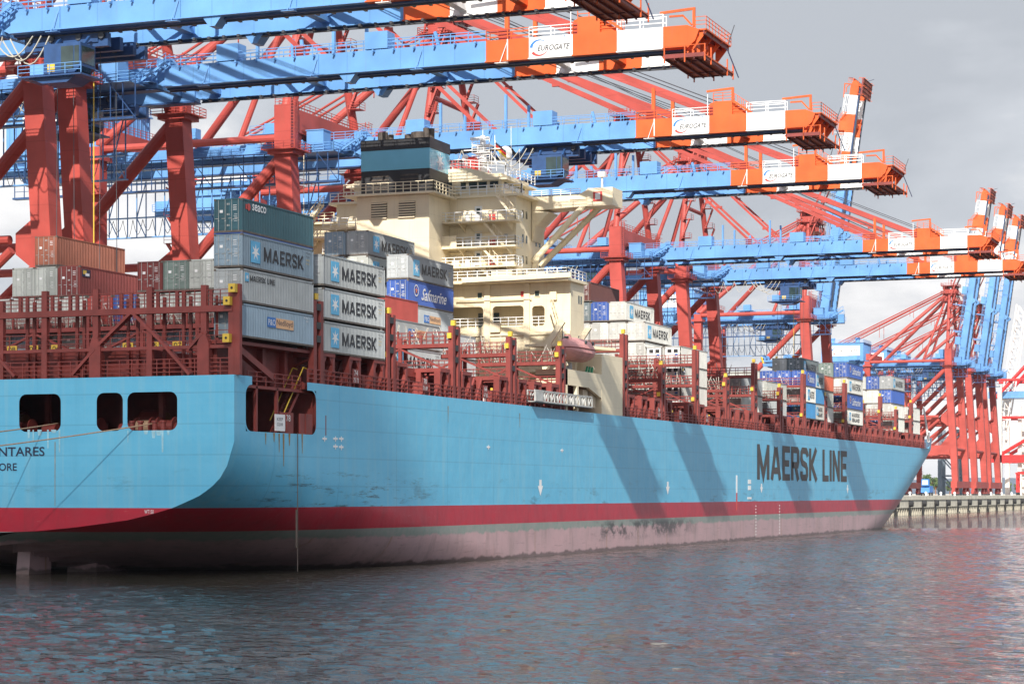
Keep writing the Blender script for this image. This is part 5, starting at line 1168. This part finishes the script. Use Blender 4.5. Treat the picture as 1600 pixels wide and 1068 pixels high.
mb = MB(); mb.tube((226.5, YS+2.0, 19.3), (226.5, YS+2.0, 20.9), .5, GREY, 12); mb.tube((224.2, YS+1.5, 19.8), (225.6, YS+1.5, 19.8), .45, GREY, 12)
for k in range(3): mb.bar((228.5+k*.9, YS+.7, 19.3), (229.4+k*.9, YS+.7, 20.6), .2, .2, mat('green_paint', (.02, .25, .12), .5))
mb.build('davit_winch', st)
lb = thing('lifeboat', (227, YS+1.3, 20.6), 'faded pink enclosed lifeboat hanging in davits beside the deckhouse', 'boat'); mb = MB()
secs_ = []
n = 16; cxb, cyb, czb = 226.9, YS+1.2, 22.4
for i in range(n+1):
    u = i/n*2-1; w = 1.6*max(.03, 1-abs(u)**3)**.55; hh = 1.25*(1-.35*abs(u)**3); hl = 1.4*max(.12, (1-abs(u)**3.2))**.6
    ring = []
    for j in range(20):
        t = 2*math.pi*j/20; cy, cz = math.cos(t), math.sin(t)
        ring.append((cxb+u*4.6, cyb+w*cy*(1.0 if cz < 0 else .92-.1*cz), czb+(hh*cz**1 if cz > 0 else hl*cz)))
    secs_.append(ring)
for a, b in zip(secs_, secs_[1:]):
    for j in range(20): mb.face([a[j], b[j], b[(j+1) % 20], a[(j+1) % 20]], LIFE)
mb.face(secs_[0][::-1], LIFE); mb.face(secs_[-1], LIFE)
bo = mb.build('hull', lb, smooth=True)
mb = MB(); mb.box(cxb-4.3, cxb+4.3, cyb-1.5, cyb+1.5, czb-.06, czb+.06, BLACK) if False else mb.curve([(r[10][0], cyb-(r[0][1]-cyb)*1.02, czb) for r in secs_], .06, DECK)
mb.tube((cxb-3.3, cyb-.2, czb+.7), (cxb-3.3, cyb-.2, czb+1.35), .5, LIFE, 10, r2=.38); mb.tube((cxb+2.6, cyb-1.05, czb+.75), (cxb+2.6, cyb-1.2, czb+.7), .22, GLASS, 10); mb.tube((cxb-.4, cyb-1.25, czb+.7), (cxb-.4, cyb-1.4, czb+.65), .22, GLASS, 10); mb.tube((cxb-4.0, cyb, czb+1.0), (cxb-4.0, cyb, czb+1.7), .06, GREY, 6); mb.box(cxb-3.8, cxb-3.75, cyb-.5, cyb+.1, czb+.95, czb+1.2, GLASS); mb.build('canopy_trim', lb)
mb = MB(); mb.tube((cxb-4.4, cyb, czb-.9), (cxb-4.1, cyb, czb-.9), .35, WHITE, 12); mb.build('propeller_guard', lb)
# gangway stowed along the rail
g0, g1 = PX(827, 610, Y=YS).x, PX(917, 628, Y=YS).x; gw = thing('gangway', (g0, YS-.2, 15.7), 'grey lattice gangway stowed horizontally on the ship rail below the lifeboat', 'gangway')
mb = MB()
for yv in (YS-.6, YS+.2):
    mb.bar((g0, yv, 16.0), (g1, yv, 16.0), .14, .14, GREY); mb.bar((g0, yv, 17.1), (g1, yv, 17.1), .12, .12, GREY); k = 0; x = g0
    while x < g1-.9: mb.bar((x, yv, 16.0), (x, yv, 17.1), .1, .1, GREY); mb.bar((x, yv, 16.0 if k % 2 else 17.1), (x+1, yv, 17.1 if k % 2 else 16.0), .09, .09, GREY); x += 1; k += 1
    mb.bar((g1, yv, 16), (g1, yv, 17.1), .1, .1, GREY)
mb.build('truss', gw); mb = MB(); mb.box(g0, g1, YS-.6, YS+.2, 15.9, 15.96, GREY); mb.build('tread', gw); mb = MB(); mb.box(g0, g0+2.3, YS-.72, YS-.66, 16.0, 17.0, GREY); mb.build('end_panel', gw)
# flag on the mast
fl = thing('flag', (236, PX(774, 226, X=236).y, 47), 'small black red gold flag flying beside the radar mast', 'flag'); y0 = ORG[fl.name].y
zf = PX(774, 222, X=236).z
mb = MB(); mb.tube((236, y0, zf-2.6), (236, y0, zf+.2), .03, WHITE, 5); mb.build('pole', fl)
for k, m in enumerate((INK, mat('flag_red', (.6, .02, .02), .7), mat('flag_gold', (.8, .5, .02), .7))):
    mb = MB(); n = 8
    for i in range(n):
        f = lambda t: (236+.2*math.sin(t*6), y0-.05-1.3*t, zf-.28*k-1.1*t)
        a, b = f(i/n), f((i+1)/n); mb.face([(a[0], a[1], a[2]), (b[0], b[1], b[2]), (b[0], b[1], b[2]-.28), (a[0], a[1], a[2]-.28)], m)
    mb.build('stripe', fl)
# ------------------------------------------------------------------ containers
def cmat(n, c, s=.35): return mat(n, c, .5, .10, .7, streak=s, dcol=(c[0]*.55+.06, c[1]*.5+.04, c[2]*.45+.03))
CC = {'grey': cmat('container_grey', (.34, .365, .375)), 'cool': cmat('container_cool_grey', (.25, .34, .42)), 'pale': cmat('container_pale', (.43, .45, .42), .5), 'white': cmat('container_white', (.50, .505, .48), .7),
      'brown': cmat('container_brown', (.33, .11, .065)), 'maroon': cmat('container_maroon', (.17, .028, .025)), 'dark brown': cmat('container_dark_brown', (.10, .03, .025)), 'red': cmat('container_red', (.35, .05, .04)), 'orange': cmat('container_orange', (.48, .11, .06)),
      'blue': cmat('container_blue', (.035, .09, .33)), 'mid blue': cmat('container_mid_blue', (.04, .20, .42)), 'teal': cmat('container_teal', (.035, .11, .14)), 'green': cmat('container_green', (.15, .20, .18)), 'slate': cmat('container_slate', (.12, .155, .17))}
STEELB = mat('container_underframe', (.12, .10, .085), .7, .3, 2)
def body_mesh(L, H_):
    m0 = CC['grey']; mb = MB(); Wd = 2.44; fr = .1
    # frame posts and rails
    for x in (0, L-fr):
        for y in (0, Wd-fr): mb.box(x, x+fr, y, y+fr, .16, H_-.16, m0); 
    for x in (0, L-.18):
        for y in (0, Wd-.18):
            for z in (0, H_-.16): mb.box(x-.004, x+.184, y-.004, y+.184, z, z+.16, STEELB)
    for y in (0, Wd-.08): mb.box(.18, L-.18, y, y+.08, H_-.12, H_-.01, m0); mb.box(.18, L-.18, y, y+.08, .02, .17, STEELB)
    for x in (0, L-.08): mb.box(x, x+.08, .18, Wd-.18, H_-.13, H_-.01, m0); mb.box(x, x+.08, .18, Wd-.18, .02, .17, STEELB)
    p = .278; n = int((L-2*fr)/p); p = (L-2*fr)/n
    for side in (0, 1):
        prof = []
        for i in range(n):
            x = fr+i*p
            for dx, dd in ((0, .015), (.26*p, .015), (.42*p, .085), (.84*p, .085)): prof.append((x+dx, dd))
        prof.append((L-fr, .015))
        for (xa, da), (xb, db) in zip(prof, prof[1:]):
            ya, yb = (da, db) if side == 0 else (Wd-da, Wd-db); mb.face([(xa, ya, .17), (xb, yb, .17), (xb, yb, H_-.12), (xa, ya, H_-.12)], m0)
    # front wall and roof, floor
    mb.face([(L-.03, fr, .17), (L-.03, Wd-fr, .17), (L-.03, Wd-fr, H_-.12), (L-.03, fr, H_-.12)], m0)
    mb.face([(0.05, .05, H_-.03), (L-.05, .05, H_-.03), (L-.05, Wd-.05, H_-.03), (.05, Wd-.05, H_-.03)], m0); mb.face([(.05, .05, .1), (L-.05, .05, .1), (L-.05, Wd-.05, .1), (.05, Wd-.05, .1)], STEELB)
    return mb
def door_mesh(H_, k):
    mb = MB(); m0 = CC['grey']; y0, y1 = (.1, 1.21) if k == 0 else (1.23, 2.34); z0, z1 = .18, H_-.14
    mb.box(.03, .08, y0, y1, z0, z1, m0)
    zs = [z0+.08+(z1-z0-.1)*i/5 for i in range(5)]
    for z in zs: mb.box(.012, .029, y0+.06, y1-.06, z, z+(z1-z0)/5*.62, m0)
    for yy in (y0+.24, y1-.3): mb.tube((-.012, yy, z0-.05), (-.012, yy, z1+.05), .022, GREY, 5); mb.box(-.02, .01, yy-.05, yy+.05, z0+.7, z0+.76, GREY); mb.box(-.03, -.01, yy, yy+.3, z0+.88, z0+.92, GREY)
    for zz_ in (z0+.3, (z0+z1)/2, z1-.35): mb.box(-.002, .011, y0+.02 if k else y1-.10, y0+.10 if k else y1-.02, zz_, zz_+.14, GREY)
    # stencilled weights and a code
    if k == 0:
        for j in range(3): mb.box(.003, .011, y0+.4, y0+.4+.3, z1-.42-.16*j, z1-.37-.16*j, WMARK)
        for j in range(5): mb.box(.003, .011, y0+.35, y0+.35+random.uniform(.2, .4), z0+1.2-.13*j, z0+1.225-.13*j, WMARK)
    else: mb.box(.003, .011, y0+.45, y0+.72, (z0+z1)/2+.2, (z0+z1)/2+.42, WMARK)
    return mb
TPL = {}
def template(L, H_):
    k = (round(L, 1), round(H_, 2))
    if k not in TPL:
        a = body_mesh(L, H_).build('tmp', None); d0 = door_mesh(H_, 0).build('tmp', None); d1 = door_mesh(H_, 1).build('tmp', None)
        TPL[k] = (a.data, d0.data, d1.data)
        for o in (a, d0, d1): bpy.data.objects.remove(o)
    return TPL[k]
DEC = {}
def decal(kind, L, H_):
    k = (kind, round(L, 1), round(H_, 2))
    if k in DEC: return DEC[k]
    U, V, y = (1, 0, 0), (0, 0, 1), -.006; res = []
    if kind == 'maersk':
        mb = MB(); s = 1.5; x0 = L*.115; z0 = H_/2-s/2*1.05; mb.box(x0, x0+s, y-.002, y+.03, z0, z0+s*1.1, SKYB); res.append(('logo_square', mb))
        mb = MB(); star(mb, (x0+s/2, y-.008, z0+s*.55), U, V, s*.46, WMARK); res.append(('star_emblem', mb))
        mb = MB(); block_text(mb, 'MAERSK', (L*.29, y, H_*.3), (L*.56, 0, 0), (0, 0, H_*.42), INK, (0, -1, 0)); res.append(('lettering', mb))
        mb = MB()
        for j in range(4): font_text(mb, random.choice(['MSKU 8', 'MAEU 6', 'MSKU 4'])+str(random.randint(10000, 99999)), (L-1.35, y, H_-.5-.28*j), U, V, INK if j < 2 else YEL, .9-.12*j, .13)
        res.append(('code_marks', mb))
    elif kind == 'maersk line':
        mb = MB(); x0 = L*.04; mb.box(x0, x0+.55, y-.002, y+.03, H_-.95, H_-.3, SKYB); star(mb, (x0+.27, y-.008, H_-.62), U, V, .26, WMARK); res.append(('logo_square', mb))
        mb = MB(); block_text(mb, 'MAERSK LINE', (L*.1, y, H_-.86), (L*.34, 0, 0), (0, 0, .42), INK, (0, -1, 0)); res.append(('lettering', mb))
    elif kind == 'maersk sealand':
        mb = MB(); x0 = L*.1; mb.box(x0, x0+1.3, y-.002, y+.03, .8, 2.1, SKYB); star(mb, (x0+.65, y-.008, 1.45), U, V, .6, WMARK); res.append(('logo_square', mb))
        mb = MB(); block_text(mb, 'MAERSK', (L*.28, y, 1.45), (L*.5, 0, 0), (0, 0, .62), INK, (0, -1, 0)); res.append(('lettering', mb)); mb = MB(); font_text(mb, 'SEALAND', (L*.28, y, .6), U, V, INK, L*.5, .62, thick=.03); res.append(('lettering', mb))
    elif kind == 'p&o':
        mb = MB(); mb.box(L*.34, L*.455, y-.002, y+.03, H_*.42, H_*.72, LBLUE); mb.box(L*.455, L*.705, y-.002, y+.03, H_*.42, H_*.72, mat('buff_panel', (.72, .42, .22), .5)); res.append(('logo_panel', mb))
        mb = MB(); font_text(mb, 'P&O', (L*.348, y-.01, H_*.48), U, V, WMARK, L*.1, H_*.18); res.append(('lettering', mb)); mb = MB(); font_text(mb, 'Nedlloyd', (L*.465, y-.01, H_*.46), U, V, NAVY, L*.225, H_*.22); res.append(('lettering', mb))
        mb = MB(); font_text(mb, 'PONU 1', (L*.86, y, H_*.84), U, V, WMARK, .9, .15); font_text(mb, '42G1', (L*.89, y, H_*.74), U, V, WMARK, .4, .15); res.append(('code_marks', mb))
    elif kind == 'seaco':
        mb = MB(); font_text(mb, 'seaco', (L*.13, y, H_*.70), U, V, WMARK, L*.19, H_*.2, thick=.015); res.append(('lettering', mb))
        mb = MB(); mb.tube((L*.085, y+.02, H_*.77), (L*.085, y-.001, H_*.77), .28, LRED, 12); mb.box(L*.045, L*.07, y-.001, y+.02, H_*.7, H_*.84, LRED); res.append(('emblem', mb))
    elif kind == 'saf':
        mb = MB(); font_text(mb, 'Safmarine', (L*.28, y, H_*.28), (1, 0, -.0), V, WMARK, L*.56, H_*.48, shear=.45, thick=.01); res.append(('lettering', mb))
        mb = MB()
        for i in range(14):
            t0, t1 = 2*math.pi*i/14, 2*math.pi*(i+1)/14; c = (L*.17, H_*.62); r = .62; mb.face([(c[0]+r*math.cos(t0), y, c[1]+r*math.sin(t0)), (c[0]+r*math.cos(t1), y, c[1]+r*math.sin(t1)), (c[0]+.5*math.cos(t1), y, c[1]+.5*math.sin(t1)), (c[0]+.5*math.cos(t0), y, c[1]+.5*math.sin(t0))], WMARK)
        star(mb, (L*.17, y-.004, H_*.62), U, V, .42, mat('emblem_orange', (.7, .2, .05), .5), 5); res.append(('emblem', mb))
    elif kind == 'small':
        mb = MB(); mb.box(.35, 1.75, y-.002, y+.03, H_-1.0, H_-.3, NAVY); mb.box(.5, 1.1, y-.006, y-.002, H_-.75, H_-.4, YEL); mb.box(.9, 1.6, y-.007, y-.006, H_-.9, H_-.65, WMARK); res.append(('logo_panel', mb))
    elif kind == 'reefer': pass
    out_ = []
    for nm, mb in res:
        o = mb.build('tmp', None); out_.append((nm, o.data)); bpy.data.objects.remove(o)
    DEC[k] = out_; return out_
def reefer_end(): 
    if 'reef' not in DEC:
        mb = MB(); mb.box(-.02, .03, .25, 2.19, .3, 2.4, WHITE); mb.box(-.06, -.02, .5, 1.05, 1.75, 2.2, BLACK); mb.box(-.06, -.02, 1.35, 1.9, 1.75, 2.2, BLACK); mb.box(-.06, -.02, .4, 1.2, .45, 1.2, SLATE); mb.box(-.05, -.02, 1.4, 2.0, .5, 1.1, GREY); mb.box(-.06, -.02, .5, .9, 1.35, 1.6, LBLUE)
        o = mb.build('tmp', None); DEC['reef'] = o.data; bpy.data.objects.remove(o)
    return DEC['reef']
ORD = ['lowest', 'second', 'third', 'fourth', 'fifth', 'sixth', 'seventh']
NC = 0
def container(X, Y, z, colour, kind, label, L=12.19, H_=2.59):
    global NC
    b, d0, d1 = template(L, H_); o = bpy.data.objects.new('shipping_container', b); C.objects.link(o); o.location = (X, Y, z)
    def recol(q, m):
        for i, sl_ in enumerate(q.material_slots):
            if q.data.materials[i] == CC['grey']: sl_.link = 'OBJECT'; sl_.material = m
    recol(o, CC[colour]); tag(o, label, 'container', 'shipping containers stacked on the ship'); ORG[o.name] = Vector((X, Y, z))
    if kind == 'reefer' or kind == 'reefer small':
        c = bpy.data.objects.new('cooling_unit', reefer_end()); C.objects.link(c); c.parent = o
    else:
        for d in (d0, d1): c = bpy.data.objects.new('door', d); C.objects.link(c); c.parent = o; recol(c, CC[colour])
    if kind and kind != 'reefer':
        if kind == 'reefer small': kind = 'small'
        for nm, me in decal(kind, L, H_):
            c = bpy.data.objects.new(nm, me); C.objects.link(c); c.parent = o
    NC += 1; return o
BN = {'A': 'bay over the transom', 'B': 'second bay from the stern', 'C': 'third bay from the stern', 'D': 'fourth bay from the stern', 'E': 'bay just aft of the funnel', 'H': 'bay right after the deckhouse',
      'J': 'third bay ahead of the deckhouse', 'K': 'fourth bay ahead of the deckhouse', 'L': 'middle forward bay', 'M': 'bay behind the forward blue pair', 'N': 'tall bay below the raised crane', 'Q': 'second bay from the bow', 'R': 'foremost bay'}
BX = {'A': 146.9, 'B': 161.0, 'C': 176.0, 'D': 191.0, 'E': 206.0, 'H': 272.7, 'J': 302.7, 'K': 317.7, 'L': 332.7, 'M': 347.7, 'N': 362.7, 'Q': 407.7, 'R': 422.5}
OR2 = ['outermost', 'second', 'third', 'fourth', 'fifth', 'sixth', 'seventh', 'eighth', 'ninth', 'tenth', 'eleventh', 'twelfth', 'thirteenth', 'fourteenth', 'fifteenth', 'sixteenth']
KD = {'maersk': 'bold black lettering', 'maersk line': 'small black lettering', 'p&o': 'blue and buff logo', 'seaco': 'white lettering', 'saf': 'white script', 'small': 'small logo', 'reefer': 'cooling unit', 'reefer small': 'cooling unit', 'maersk sealand': 'two lines of lettering', None: ''}
def stack(bay, ri, Y, items, base=18.12, th=2.63, L=12.19, dx=0, note='', skip=()):
    for k, it in enumerate(items):
        if it is None: continue
        col, kind = it if isinstance(it, tuple) else (it, None); H_ = 2.59 if th < 2.8 else 2.86
        lab = '%s container%s, %s tier, %s row, %s%s' % (col, (' with '+KD[kind]) if KD[kind] else '', ORD[k], OR2[ri], BN[bay], note)
        w = lab.split()
        if len(w) > 16: lab = '%s container, %s tier, %s row, %s%s' % (col, ORD[k], OR2[ri], BN[bay], note)
        container(BX[bay]+dx, Y, base+k*th, col, kind, lab, L, H_)
P_ = lambda: random.choice(['pale', 'grey', 'pale', 'cool', 'white', 'green'])
stack('A', 0, 78.05, [('cool', 'p&o'), ('grey', 'maersk line'), ('cool', 'maersk'), ('teal', 'seaco')], base=18.35, th=2.66)
stack('B', 0, 78.05, [('grey', 'maersk')]*3, base=18.05, th=2.74)
for r in range(1, 4): stack('B', r, 78.05+2.53*r, [P_(), P_(), 'pale'], base=18.05, th=2.74)
stack('B', 4, 88.1, ['grey', 'pale', 'pale'], base=18.05, th=2.74); stack('B', 5, 90.6, ['cool', 'pale', 'green'], base=18.05, th=2.74); stack('B', 6, 93.1, ['pale', 'white', 'maroon'], base=18.05, th=2.74)
low = {7: ['cool', 'blue'], 8: ['pale', 'red'], 9: ['pale', 'white'], 10: ['green', 'white'], 11: ['cool', 'white'], 12: ['pale', 'white'], 13: ['maroon', 'white'], 14: ['slate', 'pale'], 15: ['grey', 'pale']}
for r, it in low.items(): stack('B', r, 78.05+2.53*r-.3, it, base=18.05, th=2.74)
stack('C', 13, 110.6, [None, None, ('maroon', 'small')], base=19.2, th=2.9); stack('C', 14, 113.1, [None, None, 'pale', 'brown'], base=19.2, th=2.9); stack('C', 15, 115.6, [None, None, 'pale'], base=19.2, th=2.9)
stack('D', 3, 85.4, [('grey', 'maersk'), ('grey', 'p&o')]); stack('D', 4, 87.9, ['grey', 'grey', 'red'])
for r in (5, 6, 7): stack('D', r, 87.9+2.5*(r-4), ['grey', 'pale', 'grey'])
stack('E', 4, 87.6, ['grey', 'grey']); stack('E', 5, 90.2, [('grey', 'maersk'), ('mid blue', None), ('grey', 'p&o'), ('blue', 'saf'), ('grey', 'maersk')])
stack('E', 6, 94.8, ['grey', 'grey', 'grey', 'grey', ('pale', 'maersk'), ('grey', 'maersk')]); stack('E', 7, 97.35, [None, None, None, 'grey', 'cool', 'cool'])
stack('H', 0, 80.6, [('white', 'reefer'), ('white', 'reefer small'), ('white', 'reefer')], th=2.5); stack('H', 1, 83.1, [('white', 'reefer')]*3, th=2.5); stack('H', 2, 85.6, ['pale', 'pale', 'white', ('white', 'maersk')], base=18.3, th=2.72)
stack('H', 3, 88.1, [None, None, 'white', 'white', ('white', 'maersk')], base=18.3, th=2.72); stack('H', 4, 90.6, [None, None, 'grey', 'white', 'blue'], base=18.3, th=2.72); stack('H', 5, 93.1, [None, None, 'pale', 'white', 'slate', 'dark brown'], base=18.3, th=2.72)
for r in range(1, 9): stack('J', r, 78.05+2.53*r, [P_(), random.choice(['pale', 'grey', 'blue', 'pale'])])
for r in range(1, 5): stack('K', r, 78.05+2.53*r, [P_(), random.choice(['pale', 'pale', 'cool'])])
stack('L', 0, 78.05, [('mid blue', None), ('white', 'maersk'), ('blue', 'saf')], th=2.5, L=6.06, note=' aft half'); stack('L', 0, 78.05, [('white', 'maersk sealand'), ('mid blue', None), ('grey', 'maersk')], th=2.5, L=6.06, dx=6.1, note=' fore half')
stack('L', 1, 80.6, ['blue', 'white', ('blue', None)], th=2.5); stack('L', 2, 83.1, ['pale', 'pale', 'blue'], th=2.5); stack('L', 3, 85.6, ['pale', 'slate', 'pale'], th=2.5); stack('L', 4, 88.1, ['pale', 'pale', 'pale'], th=2.5)
stack('M', 1, 79.9, ['white', 'pale', 'orange']); stack('M', 2, 82.4, [None, 'pale', 'pale', ('slate', 'maersk')]); stack('M', 3, 84.9, [None, None, 'pale', 'pale'])
stack('N', 0, 78.05, [('white', 'maersk sealand'), ('blue', 'saf'), ('white', 'maersk'), ('blue', 'saf')], th=2.62); stack('N', 1, 80.6, ['blue', 'pale', 'orange', 'green'], th=2.62); stack('N', 2, 83.1, ['pale', 'pale', 'pale', 'pale'], th=2.62); stack('N', 3, 85.6, [None, 'pale', 'grey', 'pale'], th=2.62)
stack('Q', 0, 79.3, ['pale', 'white', ('blue', None), ('grey', 'maersk')]); stack('Q', 1, 81.8, ['blue', 'white', 'white', 'blue']); stack('Q', 2, 84.3, ['pale', 'pale', 'white', 'pale'])
stack('R', 0, 79.0, [('white', 'maersk line'), ('white', 'maersk line')]); stack('R', 1, 81.5, ['white', 'white', 'orange']); stack('R', 2, 84.0, ['white', 'blue', 'pale'])
# blue tarpaulined flat under the top box of the stern stack
mb = MB(); mb.box(146.9, 159.1, 78.06, 80.5, 26.2, 26.32, CC['blue']); o = mb.build('flat_cover', None, origin=(146.9, 78.06, 26.2)); tag(o, 'thin blue flat rack cover squeezed under the teal top container at the stern', 'cover')
# ------------------------------------------------------------------ unseen cloud mesh added astern to keep the stern of the ship in soft shade
def shade_cloud():
    m = bpy.data.materials.new('shade_cloud'); m.use_nodes = True; b = m.node_tree.nodes['Principled BSDF']; b.inputs['Base Color'].default_value = (.9, .9, .9, 1); b.inputs['Roughness'].default_value = 1; b.inputs['Alpha'].default_value = .5
    mb = MB(); Z = 420; k = Z/-SUN.z; off = SUN*k; cx, cy = -off.x, -off.y
    n = 30; ring0 = []
    for a in range(n):
        t = 2*math.pi*a/n; rx = 150*(1+.06*math.sin(3*t+1)+.03*math.sin(7*t)); ry = 150*(1+.08*math.sin(2*t)+.05*math.sin(5*t+2))
        ring0.append((rx*math.cos(t), ry*math.sin(t)))
    gx, gy = 14, 110
    lv = [(1.0, 0), (1.05, 12), (.9, 38), (.6, 62), (.2, 75)]
    rings = [[(cx+gx+x*s2, cy+gy+y*s2, Z+h+(8*math.sin(i*1.7+j) if h else 0)) for i, (x, y) in enumerate(ring0)] for j, (s2, h) in enumerate(lv)]
    for A, B in zip(rings, rings[1:]):
        for i in range(n): mb.face([A[i], A[(i+1) % n], B[(i+1) % n], B[i]], m)
    mb.face(rings[-1], m); mb.face(rings[0][::-1], m)
    o = mb.build('shade_cloud', None, smooth=True); tag(o, kind='structure')
shade_cloud()
# ------------------------------------------------------------------ thin harbour air
hz = bpy.data.materials.new('haze'); hz.use_nodes = True; t = hz.node_tree; t.nodes.clear(); o_ = t.nodes.new('ShaderNodeOutputMaterial'); v = t.nodes.new('ShaderNodeVolumePrincipled')
v.inputs['Color'].default_value = (.85, .9, 1, 1); v.inputs['Density'].default_value = .00004; v.inputs['Anisotropy'].default_value = .3; t.links.new(v.outputs[0], o_.inputs['Volume'])
HAZE = True
if HAZE:
    mb = MB(); mb.box(-450, 9200, -700, 6100, -3, 130, hz); o = mb.build('haze'); tag(o, kind='stuff')
print('containers', NC, 'objects', len(bpy.data.objects))
